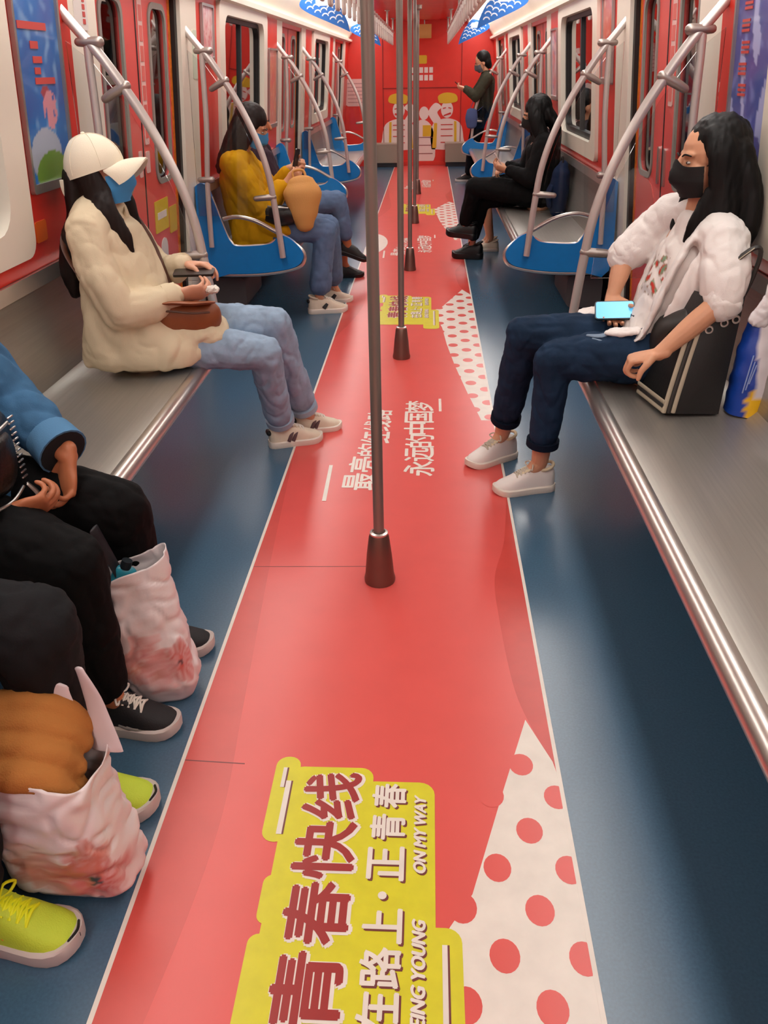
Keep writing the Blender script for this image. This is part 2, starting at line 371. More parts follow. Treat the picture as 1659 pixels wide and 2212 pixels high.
for k in range(3):
    dy = 4.55*k; sl = lambda x: 0.
    b = MB(); sheet(b, [(x, y+dy) for x, y in curve([(.4575, 2.81), (.42, 2.45), (.372, 2.22), (.368, 2.0), (.386, 1.67), (.43, 1.48)])+[(.4575, 1.40)]], .0014); obj('dark_red_band', b, FILM_D, fg, smooth=False)
    b = MB(); sheet(b, [(x, y+dy) for x, y in [(-.4275, 3.1)]+curve([(-.42, 3.1), (-.375, 2.3), (-.325, 1.6), (-.30, 1.2), (-.335, .8), (-.40, .45)])+[(-.4275, .3)]], .0014); obj('pale_red_band', b, FILM_P, fg, smooth=False)
    poly = BLOB; b = MB(); sheet(b, [(x, y+dy) for x, y in poly], .0015); wsh = obj('white_shape', b, FILM_W, fg, smooth=False)
    d = MB(); col = 0
    for ci, x in enumerate((.447, .376, .300, .225, .155)):
        y = -1.1+(.0935 if ci % 2 == 0 else 0)+.0005; y += (.934-(-1.0065)) % .19 if 0 else 0
        y0 = (.934 if ci % 2 == 0 else .84)
        for j in range(-11, 4):
            yy = y0+j*.1895; pts = []
            for t in range(20):
                px, py = x+.0285*math.cos(t*math.pi/10), yy+.034*math.sin(t*math.pi/10); px = min(px, .4568); pts.append((px, py))
            if sum(inside(px, py, poly) for px, py in pts) >= 4 and not (x > .42 and yy > 1.4):
                q = []
                for px, py in pts:                 # dots at the edge stay on the sheet
                    q.append((px, py+dy))
                sheet(d, q, .0018)
    obj('red_dots', d, FILM, fg, smooth=False)
    y = MB()
    for r in (rrect(-.165, .03, .62, 1.385, .03), rrect(.0, .172, .62, 1.345, .035), rrect(-.203, -.145, 1.17, 1.415, .028), rrect(.12, .222, .52, .985, .03), rrect(-.185, -.12, .62, .96, .02), rrect(-.178, -.12, .98, 1.09, .02), rrect(-.15, -.1, 1.1, 1.2, .02)): sheet(y, [(p, q+dy) for p, q in r], .0019+.00004*len(y.f))
    obj('yellow_backing', y, YELLOW, fg, smooth=False)
    tf = lambda z: (lambda u, v: (-v, u+dy, z))
    o1 = MB(); o2 = MB(); o3 = MB(); o4 = MB(); e3 = MB(); e4 = MB(); e5 = MB(); e6 = MB(); l3 = MB(); l4 = MB(); l5 = MB(); l6 = MB()
    for ch, a, c in MAIN:
        for q in range(8):
            dx, dy_ = .0075*math.cos(q*math.pi/4), .0075*math.sin(q*math.pi/4); put_text(o1, ch, tf(.0025+.00002*q), a+dy_-.002, c+dy_-.002, -.005+dx, .121+dx)
            if q % 2 == 0: put_text(o2, ch, tf(.0030+.00002*q), a+dy_*.45, c+dy_*.45, -.001+dx*.45, .124+dx*.45)
    for ch, a, c in ROW2:
        heavy(o3, ch, .0025, dy, a-.004, c-.004, -.110, -.036, .002); heavy(o4, ch, .0029, dy, a, c, -.106, -.032, .002)
    for q, eq, er, lq, lr, zz, off in ((o3, e3, e5, l3, l5, .0025, -.004), (o4, e4, e6, l4, l6, .0029, 0.)):
        sheet(q, [(.066+off*-1+.009*math.cos(t*.5236), 1.05+off+dy+.009*math.sin(t*.5236)) for t in range(12)], zz)
        for q2, (ex, ey) in enumerate(((0, 0), (.0018, 0), (-.0018, 0), (0, .0012), (0, -.0012))):
            put_text(eq, 'BEING YOUNG', tf(zz+.00002*q2), .778+off+ex, 1.0+off+ex, -.152+off*.7+ey, -.127+off*.7+ey, 0., .25); put_text(er, 'ON MY WAY', tf(zz+.00002*q2), 1.105+off+ex, 1.306+off+ex, -.152+off*.7+ey, -.127+off*.7+ey, 0., .25)
        sheet(lq, [(-.172-off, 1.19+dy), (-.160-off, 1.19+dy), (-.160-off, 1.34+dy), (-.172-off, 1.34+dy)], zz); sheet(lq, [(-.184-off, 1.32+dy), (-.175-off, 1.32+dy), (-.175-off, 1.38+dy), (-.184-off, 1.38+dy)], zz)
        sheet(lr, [(.184-off, .6+dy), (.194-off, .6+dy), (.194-off, .95+dy), (.184-off, .95+dy)], zz)
    obj('lettering_outline', o1, FILM_W, fg, smooth=False); obj('brown_lettering', o2, BROWN, fg, smooth=False)
    obj('lettering_shadow', o3, SHADOWC, fg, smooth=False); obj('white_lettering', o4, FILM_W, fg, smooth=False); [obj('english_shadow', e, SHADOWC, fg, smooth=False) for e in (e3, e5)]; [obj('english_lettering', e, FILM_W, fg, smooth=False) for e in (e4, e6)]; [obj('accent_shadow', e, SHADOWC, fg, smooth=False) for e in (l3, l5)]; [obj('accent_line', e, FILM_W, fg, smooth=False) for e in (l4, l6)]
    w = MB(); yy = 2.95
    tf2 = lambda u, v: (-v, u+dy, .0022)
    for i, ch in enumerate('永远的中国梦'): heavy(w, ch, .0022, dy, 2.955+i*.141, 2.955+i*.141+.137, -.178, -.045-.01*(i < 3), .0025)
    for i, (ch, v1) in enumerate(zip('最亮的红线路', (.185, .175, .15, .145, .142, .135))):
        a = (2.825, 2.985, 3.145, 3.28, 3.415, 3.55)[i]; heavy(w, ch, .0022, dy, a, a+(.15, .15, .125, .125, .125, .125)[i], .06 if i < 3 else .02, v1, .0025)
    sheet(w, [(-.252, 2.73+dy), (-.236, 2.73+dy), (-.243, 3.05+dy), (-.258, 3.05+dy)], .0022); sheet(w, [(.205, 3.66+dy), (.218, 3.66+dy), (.218, 3.83+dy), (.205, 3.83+dy)], .0022)
    obj('slogan_lettering', w, FILM_W, fg, smooth=False)
b = MB(); sheet(b, [(-.43, 2.258), (.02, 2.270), (.02, 2.273), (-.43, 2.261)], .0016); obj('film_seam', b, SHADOWC, fg, smooth=False)
b = MB(); sheet(b, [(-.43, 1.395), (-.28, 1.388), (-.28, 1.391), (-.43, 1.398)], .0016); obj('film_seam', b, SHADOWC, fg, smooth=False)
b = MB(); sheet(b, [(-.427, 8.5)]+[(-.427+.19*math.sin(t*math.pi/12), 7.95+.55*math.cos(t*math.pi/12)) for t in range(13)], .0015); obj('white_shape', b, FILM_W, fg, smooth=False)
# ================= aisle poles =================
POL = ['nearest', 'second', 'third', 'fourth', 'fifth']
for k in range(5):
    y = 2.19+2.30*k
    p = thing('grab_pole', POL[k]+' steel pole along the middle of the red aisle film', 'pole', (0, y, 0), 'steel poles down the aisle')
    b = MB(); b.limb([(0, 0, .10), (0, 0, 2.14)], [.0165, .0165], n=20, flat=True); obj('tube', b, POLE, p)
    b = MB(); b.lathe([(.049, .0), (.050, .012), (.046, .03), (.040, .10), (.032, .165), (.026, .178), (.019, .18)]); obj('base_cone', b, mat('cone_steel', '#82695f', .42, metal=.8), p, ang=30)
    b = MB(); b.lathe([(.028, .0), (.0285, .006), (.021, .009), (.019, .002)], c=(0, 0, .174)); obj('collar', b, STEELB, p, ang=30)
    b = MB(); b.lathe([(.02, 2.06), (.045, 2.08), (.05, 2.135)]); obj('ceiling_flange', b, CAST, p, ang=30)
# ================= hanging straps on rails =================
for s in (-1, 1):
    r = thing('ceiling_rail', ('left' if s < 0 else 'right')+' long steel rail under the ceiling carrying the hand straps', 'rail', (s*.42, 0, 0))
    b = MB(); b.tube([(0, -2.2, 1.95), (0, 14.6, 1.95)], .017, n=12, sub=1); obj('tube', b, TUBE, r)
    for yy in (-1.5, 2.0, 5.5, 9.0, 12.5, 14.4):
        b = MB(); b.tube([(0, yy, 1.955), (0, yy, 2.13)], .013, n=10, sub=1); b.lathe([(.03, 2.12), (.032, 2.13)], c=(0, yy, 0), n=12); obj('hanger', b, CAST, r)
def strap():
    t = thing('hand_strap', '', 'hand strap', (0, 0, 1.95))
    b = MB(); b.box((-.012, -.02, -.085), (.012, .02, .02)); obj('strap_belt', b, WHITEP, t, smooth=False)
    b = MB(); P = rrect(-.06, .06, -.175, -.07, .03, 4); n = len(P); 
    ri = [[(a*.011, P[i][0]*(1-0)+a2*.011*0, P[i][1]+a2*.011) if 0 else (.011*math.cos(q), P[i][0]+.011*math.sin(q)*(P[i][0])/.085, P[i][1]+.011*math.sin(q)*(P[i][1]+.122)/.085) for q in [x*math.pi/4 for x in range(8)] for a, a2 in [(0, 0)]] for i in range(n)]
    ri.append(ri[0]); b.loft(ri, cap=False); obj('handle', b, WHITEP, t)
    return t
st = strap(); first = True
YS = [1.2+.42*i for i in range(32)]
for s in (-1, 1):
    for i, yy in enumerate(YS):
        lab = 'white plastic hand strap hanging from the %s ceiling rail, one of an even row' % ('left' if s < 0 else 'right')
        if first: st.location = (s*.42, yy, 1.95); st['label'] = lab; st['group'] = 'hand straps on the left rail'; first = False
        else: dup(st, (s*.42, yy, 1.95), lab, 'hand straps on the %s rail' % ('left' if s < 0 else 'right'))
# hanging blue wave boards under the lamps
BW = lin('#0b66c0'); BWW = lin('#dfeaf4'); PUR = lin('#9a6bd0')
def wave_board(s, y, lab):
    t = thing('hanging_board', lab, 'hanging sign', (s*.74, y, 1.84), 'blue wave boards under the lamps')
    edge = [(-.19, -.10), (-.12, -.068), (.0, -.02), (.16, .045), (.24, .10), (.20, .16), (.02, .205), (-.04, .18), (-.08, .13), (-.13, .06), (-.17, -.02)]
    b = MB(); b.prism(curve(edge, 4), lambda u, v, d: (s*u, d, v), -.012, .012); obj('board', b, mat('board_blue', '#0a66bd', .4), t, smooth=False)
    w = MB()
    for r in range(4):
        for q in range(5):
            cx, cz = -.11+q*.065+r*.012, -.03+q*.027+r*.042
            if cx > .17 or cz > .17: continue
            A = [math.radians(a) for a in range(0, 181, 20)]
            pts = [(cx+.030*math.cos(a), cz+.024*math.sin(a)) for a in A]+[(cx+.020*math.cos(a), cz+.014*math.sin(a)) for a in A[::-1]]
            w.prism(pts, lambda u, v, d: (s*u, d, v), -.0145, -.0122)
    obj('white_waves', w, mat('board_white', '#d9e6f2', .5), t, smooth=False)
    w = MB(); w.prism(rrect(-.02, .10, .10, .165, .02), lambda u, v, d: (s*u, d, v), -.0150, -.0124); obj('white_panel', w, mat('board_white', '#d9e6f2', .5), t, smooth=False)
    w = MB()
    for q in (-.05, .12): w.tube([(s*q, 0, .15), (s*q, 0, .26)], .004, n=6, sub=1)
    obj('hanger_wire', w, TUBE, t)
for y, n in ((8.2, 'nearer'), (13.3, 'farther')):
    for s in (-1, 1): wave_board(s, y, 'blue board with white waves under the %s lamps, the %s one' % ('left' if s < 0 else 'right', n))
# ================= benches =================
BNAME = {0: 'nearest', 1: 'middle', 2: 'far'}
def bench(s, i, y0, y1, near_panel, far_panel):
    who = {(-1, 0): 'nearest steel bench on the left under the person in a cap', (1, 0): 'nearest steel bench on the right under the person in white', (-1, 1): 'steel bench on the left under the mustard coat', (1, 1): 'steel bench on the right under the person in black',
           (-1, 2): 'farthest empty steel bench on the left by the red end wall', (1, 2): 'farthest steel bench on the right by the standing person'}[(s, i)]
    t = thing('bench', who, 'bench', (s*.95, y0, 0), 'long steel benches'); L = y1-y0
    fx = lambda u, v, d: (s*(u-.95), d, v)
    b = MB(); b.prism([(.735, .425), (.738, .445), (.76, .452), (.86, .445), (.98, .440), (1.10, .444), (1.165, .452), (1.195, .475), (1.21, .47), (1.18, .432), (1.10, .425), (.98, .42), (.86, .425)], fx, 0, L); obj('seat', b, STEEL, t, ang=35)
    b = MB(); b.prism([(1.195, .47), (1.205, .52), (1.222, .66), (1.236, .80), (1.238, .83), (1.245, .845), (1.262, .845), (1.275, .83), (1.275, .47)], lambda u, v, d: (s*(min(u, xw(v)-.001)-.95), d, v), 0, L); obj('backrest', b, STEEL, t, ang=35)
    b = MB(); b.prism([(.738+.031*math.cos(a*math.pi/10), .425+.030*math.sin(a*math.pi/10)) for a in range(20)], fx, -.01, L+.01); obj('front_rail', b, STEELB, t, ang=35)
    b = MB(); b.prism([(1.20, .805), (1.228, .80), (1.236, .845), (1.21, .852)], fx, 0, L); obj('top_rail', b, STEELB, t, smooth=False)
    n = 3
    for k in range(n):
        yy = .25+k*(L-.5)/(n-1)
        b = MB(); b.prism([(.80, .425), (.82, .39), (1.12, .24), (1.245, .14), (1.262, .14), (1.25, .43)], fx, yy-.02, yy+.02); obj('bracket', b, DARK, t, smooth=False)
    if i: 
        b = MB(); b.prism(rrect(1.02, 1.24, .10, .30, .04), fx, .10, .62); obj('under_seat_box', b, mat('box_grey', '#4c4a4c', .6), t, ang=30)
    for flag, yy in ((near_panel, -.02), (far_panel, L+.02)):
        if not flag: continue
        OUT = [(1.235, .86), (1.20, .88), (1.165, .86), (1.135, .78), (1.08, .60), (1.055, .545), (1.02, .518), (.90, .520), (.83, .527), (.795, .54), (.77, .565), (.755, .585), (.70, .565), (.655, .53), (.622, .49), (.615, .455), (.63, .42), (.67, .392), (.75, .372), (.9, .355), (1.08, .352), (1.24, .36)]
        b = MB(); b.prism(curve(OUT+[OUT[0]], 3)[:-1], fx, yy-.018, yy+.018); pn = obj('side_panel', b, BLUE, t, ang=30)
        b = MB(); b.tube([fx(u, v, yy) for u, v in ((1.09, .672), (1.03, .685), (.96, .680), (.88, .655), (.80, .612), (.72, .565), (.65, .515), (.612, .47), (.615, .425), (.65, .388), (.75, .362), (.9, .345), (1.08, .342), (1.22, .35))], .0125, n=10, sub=3); obj('armrest_rail', b, STEELB, pn)
        b = MB(); b.tube([fx(u, v, yy) for u, v in ((1.145, .80), (1.085, .60), (1.055, .54), (1.02, .515), (.9, .517), (.83, .523), (.78, .55))], .009, n=8, sub=3); obj('panel_edge_trim', b, STEELB, pn)
    return t
BAYS = [(-.9, 3.30), (5.10, 7.95), (9.70, 12.50)]
for i, (a, b) in enumerate(BAYS):
    for s in (-1, 1): bench(s, i, a, b, i > 0, i > 0)
# curved handrails with clamps, upright bar and clear screen
PROF = [(1.185, 1.665), (1.12, 1.585), (1.05, 1.50), (.95, 1.345), (.88, 1.21), (.825, 1.075), (.785, .93), (.765, .78), (.747, .60), (.735, .455)]
RL = ['beside the cap wearer', 'in front of the mustard coat', 'beyond the mustard coat', 'before the far left bench', 'at the far left bench end', 'beside the person in white', 'in front of the person in black', 'beyond the person in black', 'before the far right bench', 'at the far right bench end']
for si, s in enumerate((-1, 1)):
    for k, y in enumerate((3.345, 5.03, 8.02, 9.63, 12.57)):
        t = thing('curved_handrail', 'bent steel grab rail with clear screen, '+RL[si*5+k], 'handrail', (s*.735, y, .45), 'bent grab rails at the bench ends')
        fx = lambda u, v, d=0.: (s*(u-.735), d, v-.45)
        b = MB(); b.limb([fx(u, v) for u, v in PROF], [.0185]*len(PROF), n=16, sub=5, flat=True); obj('bent_tube', b, TUBE, t)
        d = .05 if k in (0, 2, 4) else -.0
        b = MB(); b.tube([fx(1.085, 1.555, 0), fx(1.10, 1.53, 0), fx(1.115, 1.2), fx(1.15, .85), fx(1.165, .52)], .0155, n=12); obj('upright_bar', b, TUBE, t)
        for u, v, du, dv in ((.785, .80, .085, -.006), (1.0, 1.405, .065, -.035), (1.075, 1.555, .055, .0), (1.14, .90, .05, .0)):
            b = MB(); b.limb([fx(u-.02, v-dv*.2), fx(u+du*.5, v+dv*.5), fx(u+du, v+dv)], [(.020, .019), (.021, .017), (.018, .015)], side=(0, 1, 0), n=14); obj('clamp', b, CAST, t)
        G = [(1.20, 1.56), (1.09, 1.49), (.985, 1.34), (.915, 1.20), (.86, 1.07), (.822, .93), (.805, .80), (.80, .70), (1.22, .70)]
        b = MB(); b.prism(G, lambda u, v, dd: fx(min(u, xw(v)-.002), v, dd), -.003, .003); obj('clear_screen', b, GLASS, t, smooth=False)
# ================= posters and stickers on the walls =================
def blotch(c0, c1, c2, sc, seed, extra=None):
    c0, c1, c2 = map(lin, (c0, c1, c2))
    def f(p):
        a = noise.noise((p[0]*sc+seed, p[1]*sc, p[2]*sc)); b = noise.noise((p[0]*sc*2.3, p[1]*sc*2.3+seed, p[2]*sc*2.3))
        t = min(1, max(0, .5+a*.9)); q = min(1, max(0, b*1.6-.25)); c = [c0[i]*(1-t)+c1[i]*t for i in range(3)]; c = [c[i]*(1-q)+c2[i]*q for i in range(3)]
        if extra:
            e = extra(p)
            if e: c = e
        return c
    return f
def grid_sheet(s, y0, y1, z0, z1, n, nu=40, nv=90):
    mb = MB(); vs = []; fs = []
    for j in range(nv+1):
        for i in range(nu+1): 
            z = z0+(z1-z0)*j/nv; vs.append((s*(xw(z)-n), y0+(y1-y0)*i/nu, z))
    for j in range(nv):
        for i in range(nu): a = j*(nu+1)+i; fs.append([a, a+1, a+nu+2, a+nu+1])
    mb.add(vs, fs); return mb
ARTM = mat('poster_print', '#ffffff', .28, attr=True, coat=.3)
REDI = lin('#d8433a')
def poster(s, y0, y1, z0, z1, lab, fn, texts=(), name='poster', grp=None):
    t = tag(bpy.data.objects.new(name, None), lab, 'poster', grp); COL.objects.link(t); t.location = (0, 0, 0)
    f = MB(); f.ring(rrect(y0, y1, z0, z1, .012), rrect(y0+.014, y1-.014, z0+.03, z1-.014, .008), wfn(s), .002, .018); obj('frame', f, mat('frame_alu', '#a8a6a4', .35, metal=.8), t, smooth=False)
    g = grid_sheet(s, y0+.01, y1-.01, z0+.025, z1-.01, .008); me = g.mesh('print'); paint(me, fn); link('print', me, ARTM, t)
    if texts:
        k = MB()
        for (a, b, c, d) in texts: wbox(k, s, a, b, c, d, .0085, .0105)
        obj('print_lettering', k, mat('letter_red', '#c94a44', .4), t, smooth=False)
    rebase(t); return t
def pL(p):
    y, z = p[1], p[2]
    if ((y-3.10)/.14)**2+((z-1.14)/.075)**2 < 1: return lin('#6f9a3c')
    if ((y-3.06)/.13)**2+((z-1.20)/.09)**2 < 1: return lin('#a9b3c6')
    if ((y-3.13)/.06)**2+((z-1.345)/.06)**2 < 1 and noise.noise((y*40, z*40, 1)) > -.15: return lin('#d58f9c')
    if ((y-3.10)/.035)**2+((z-1.40)/.02)**2 < 1: return lin('#a8434f')
poster(-1, 2.90, 3.27, 1.09, 1.80, 'tall blue framed poster on the red wall behind the cap wearer', blotch('#1f78c4', '#2f63ae', '#86b4dd', 9, 3, pL), [(2.94, 3.16, 1.585, 1.607), (3.02, 3.08, 1.53, 1.552), (3.03, 3.10, 1.488, 1.508), (3.035, 3.08, 1.455, 1.475), (3.03, 3.19, 1.425, 1.445)])
def pR(p):
    y, z = p[1], p[2]
    a = noise.noise((y*14, z*5, 8)); 
    if a > .22: return lin('#a9b2e0')
poster(1, 2.66, 3.22, 1.09, 1.80, 'tall dark blue framed poster on the red wall behind the long dark hair', blotch('#2b4f9c', '#4f4f9e', '#7f8fd0', 10, 6, pR), [(3.07+.012*(i % 2), 3.14+.012*(i % 2), 1.60-.062*i+.014*j, 1.608-.062*i+.014*j) for i in range(5) for j in range(3)])
poster(-1, 5.33, 5.62, 1.50, 1.80, 'small pink and white notice high on the wall beside the mustard coat', blotch('#d98a90', '#f0dcd8', '#c9403a', 20, 4))
poster(1, 5.30, 5.62, 1.35, 1.80, 'orange and pink poster on the wall beyond the right doors', blotch('#d8857e', '#d9694c', '#e8b9a8', 12, 2))
poster(-1, 7.55, 7.95, 1.02, 1.62, 'orange and pink poster beyond the left middle window', blotch('#dd8a62', '#d26f6c', '#e3b6a0', 9, 5))
poster(1, 7.55, 7.9, 1.2, 1.72, 'pink and white poster beyond the right middle window', blotch('#d8676a', '#e0c8cc', '#4a6fb8', 10, 9))
def sticker(s, y0, y1, z0, z1, m, lab, name='sticker', n=.0, bars=(), bm_=None, r=.008):
    t = MB(); t.prism(rrect(y0, y1, z0, z1, r, 3), wfn(s), n, n+.003); o = tag(obj(name, t, m, smooth=False), lab, 'sticker')
    if bars:
        k = MB()
        for (a, b, c, d) in bars: k.prism([(a, c), (b, c), (b, d), (a, d)], wfn(s), n+.003, n+.0045)
        obj('sticker_print', k, bm_, o, smooth=False)
    return rebase(o)
LETR = mat('letter_red', '#c94a44', .4); STW = mat('sticker_white', '#ded6d0', .45); STP = mat('sticker_pink', '#e0b9b2', .45)
for k, zz in enumerate((1.62, 1.50, 1.38, 1.26)):
    pass
sticker(-1, 4.335, 4.40, 1.14, 1.76, STP, 'long pink and white printed strip down the left door near the cap', n=-.0445, bars=[(4.345, 4.39, 1.17+.083*i, 1.235+.083*i) for i in range(7)], bm_=mat('strip_print', '#d96a62', .45))
sticker(-1, 4.33, 4.39, 1.01, 1.11, STP, 'small pale sticker low on the left door leaf', n=-.0445)
sticker(-1, 4.22, 4.27, 1.0, 1.12, STP, 'small pale sticker beside the left door seam', n=-.0445)
sticker(1, 4.17, 4.24, 1.28, 1.77, STP, 'long pink and white printed strip down the right door', n=-.0445, bars=[(4.18, 4.23, 1.30+.08*i, 1.36+.08*i) for i in range(6)], bm_=mat('strip_print', '#d96a62', .45))
sticker(-1, 3.45, 3.58, 1.60, 1.82, STW, 'white notice with red column of characters on the cream door post', bars=[(3.53, 3.555, 1.62+.024*i, 1.637+.024*i) for i in range(8)], bm_=LETR)
sticker(-1, 4.42, 4.66, .70, .86, mat('sticker_yellow', '#d8bc2a', .45), 'yellow sticker with pale print on the lower left door', n=-.0445, bars=[(4.46, 4.62, .765, .80)], bm_=STW)
sticker(-1, 4.68, 4.82, .66, .80, mat('sticker_yellow2', '#cfae28', .45), 'second yellow sticker near the edge of the left door', n=-.0445)
sticker(-1, 4.50, 4.62, .50, .66, STW, 'oval white print under the yellow sticker on the left door', n=-.0445, r=.055)
sticker(-1, 2.90, 2.99, .93, 1.0, mat('sticker_orange', '#e0641c', .45), 'small orange sticker on the red wall left of the cap', n=0., r=.01)
sticker(1, 4.40, 4.80, .62, .93, mat('print_pale_red', '#d4635c', .4), 'round pale red print on the lower right door', n=-.0445, r=.15)
sticker(1, 4.55, 4.66, .50, .76, STW, 'narrow white print low on the right door', n=-.0412, r=.05)
sticker(1, 4.70, 4.84, .46, .70, STW, 'white oval print at the edge of the right door', n=-.0412, r=.06)
sticker(-1, 5.15, 5.24, 1.42, 1.66, mat('sticker_green', '#cfd8c4', .45), 'pale green notice on the cream post beyond the left door', n=.0)
# ================= red end wall =================
EW = lambda u, v, d: (u, Y1-d, v)
PW = mat('print_white', '#e6d8d0', .4); PY = mat('print_yellow', '#d9b325', .4); PB = mat('print_line', '#7c2a26', .45); PR = mat('print_red', '#c8332b', .4)
def figure(cx, k, lab):
    t = thing('wall_print', lab, 'wall print', (cx, Y1, .15), 'white figures printed on the end wall')
    e = lambda u, v, d: (u*k, -d, v)
    w = MB(); w.prism(curve([(-.25, .10), (-.27, .32), (-.22, .50), (-.08, .56), (.08, .56), (.23, .48), (.28, .28), (.27, .10), (-.25, .10)], 5), e, 0, .004); w.prism([(.10*math.cos(a*.314), .70+.125*math.sin(a*.314)) for a in range(20)], e, 0, .005)
    w.prism(curve([(-.22, .50), (-.31, .66), (-.20, .80), (-.09, .74), (-.16, .66), (-.10, .54), (-.22, .50)], 5), e, .001, .006); obj('figure_shape', w, PW, t, smooth=False)
    y = MB(); y2 = MB(); y.prism(curve([(-.13, .80), (-.15, .90), (-.02, .95), (.14, .92), (.16, .82), (.0, .79), (-.13, .80)], 5), e, .002, .007); y2.prism([(-.24, .12), (-.17, .12), (-.16, .50), (-.21, .50)], e, .004, .008); obj('yellow_band', y2, PY, t, smooth=False); y2 = MB(); y2.prism([(.13, .14), (.17, .14), (.16, .52), (.12, .53)], e, .004, .008); obj('yellow_band', y2, PY, t, smooth=False); obj('yellow_cap', y, PY, t, smooth=False)
    l = MB()
    for z in (.2, .3, .4, .47): l.prism([(-.10, z), (.10, z), (.10, z+.012), (-.10, z+.012)], e, .004, .009)
    l.prism([(-.06, .60), (.07, .63), (.06, .66), (-.05, .62)], e, .005, .009); l.prism([(-.07, .71), (-.02, .72), (-.02, .735), (-.07, .725)], e, .005, .009); l.prism([(.02, .72), (.07, .71), (.07, .725), (.02, .735)], e, .005, .009); obj('line_print', l, PR, t, smooth=False)
figure(.44, 1., 'white printed figure in a yellow cap on the right of the red end wall')
figure(-.36, -1., 'white printed figure in a yellow cap on the left of the red end wall')
t = thing('wall_print', 'white printed figure without cap behind the aisle poles on the end wall', 'wall print', (.06, Y1, 0), 'white figures printed on the end wall')
w = MB(); w.prism(curve([(-.16, .08), (-.17, .55), (-.06, .70), (.08, .66), (.16, .5), (.17, .08), (-.16, .08)], 5), lambda u, v, d: (u, -d, v), 0, .004); w.prism([(.0+.08*math.cos(a*.314), .80+.10*math.sin(a*.314)) for a in range(20)], lambda u, v, d: (u, -d, v), 0, .005); obj('figure_shape', w, PW, t, smooth=False)
w = MB(); w.prism([(-.02, .45), (.12, .45), (.12, .62), (-.02, .62)], lambda u, v, d: (u, -d, v), .004, .007); obj('yellow_print', w, PY, t, smooth=False)
w = MB()
for z in (.18, .31, .43): w.prism([(-.15, z), (.15, z), (.15, z+.01), (-.15, z+.01)], lambda u, v, d: (u, -d, v), .004, .007)
obj('line_print', w, PB, t, smooth=False)
t = thing('wall_print', 'pale rounded notice panel at the left of the red end wall', 'wall print', (-1.04, Y1, .92)); w = MB(); w.prism(rrect(-.2, .2, 0, .40, .05), lambda u, v, d: (u, -d, v), 0, .006); obj('notice', w, STP, t, smooth=False)
w = MB()
for i in range(6): w.prism([(-.16, .05+.055*i), (.16, .05+.055*i), (.16, .065+.055*i), (-.16, .065+.055*i)], lambda u, v, d: (u, -d, v), .006, .008)
obj('notice_lines', w, mat('notice_ink', '#b98e8a', .5), t, smooth=False)
t = thing('wall_print', 'two lines of white lettering high on the red end wall', 'wall print', (.02, Y1, 1.28)); w = MB()
for r in range(2):
    for i in range(5): w.prism([(-.2+.08*i, .11*r), (-.14+.08*i, .11*r), (-.14+.08*i, .11*r+.08), (-.2+.08*i, .11*r+.08)], lambda u, v, d: (u, -d, v), 0, .005)
obj('lettering', w, PW, t, smooth=False)
w = MB(); w.prism(rrect(-.06, .08, .24, .36, .02), lambda u, v, d: (u, -d, v), 0, .006); obj('yellow_emblem', w, PY, t, smooth=False)
t = thing('hanging_sign', 'small yellowish sign over the end wall in the middle', 'sign', (.06, 14.8, 1.87)); w = MB(); w.box((-.11, -.02, 0), (.11, .02, .19)); obj('sign_board', w, mat('sign_tan', '#d9a55c', .5), t, smooth=False); w = MB(); w.tube([(0, 0, .18), (0, 0, .26)], .01, n=8, sub=1); obj('sign_stem', w, CAST, t)
for x, l in ((-.57, 'left'), (.62, 'right')):
    t = thing('equipment_box', 'grey metal box standing against the red end wall, %s one' % l, 'box', (x, 14.85, .0)); w = MB(); w.box((-.2, -.12, .07), (.2, .13, .36)); o = obj('casing', w, mat('box_beige', '#9a9080', .5), t, smooth=False); w = MB(); w.box((-.205, -.125, .345), (.205, .13, .365)); obj('box_lid', w, mat('box_beige2', '#aca292', .5), t, smooth=False); w = MB(); w.box((-.19, -.1, 0), (.19, .12, .07)); obj('plinth', w, DARK, t, smooth=False)
# ================= people helpers =================
V = lambda *a: Vector(a)
def unit(v): return Vector(v).normalized()
def head(mb, H, f, u, k=1.):
    f = unit(f); u = Vector(u); u = (u-f*u.dot(f)).normalized(); r = f.cross(u); H = Vector(H); A = (r, f, u)
    L = lambda a, b, c: H+(r*a+f*b+u*c)*k
    E = lambda p, q: mb.ell(L(*p), [x*k for x in q], A)
    E((0, -.012, .022), (.074, .094, .092)); E((0, .020, -.030), (.060, .068, .078)); E((0, .046, -.085), (.032, .030, .026))
    E((0, .066, .020), (.048, .018, .016)); E((0, .076, -.062), (.026, .016, .010)); E((0, .074, -.072), (.022, .015, .008))
    for s in (-1, 1):
        E((s*.034, .052, -.028), (.024, .022, .024)); E((s*.072, -.008, -.018), (.009, .019, .031))
    mb.limb([L(0, .084, .012), L(0, .098, -.012), L(0, .106, -.030)], [.010*k, .012*k, .013*k], n=10, sub=3)
    return L, A
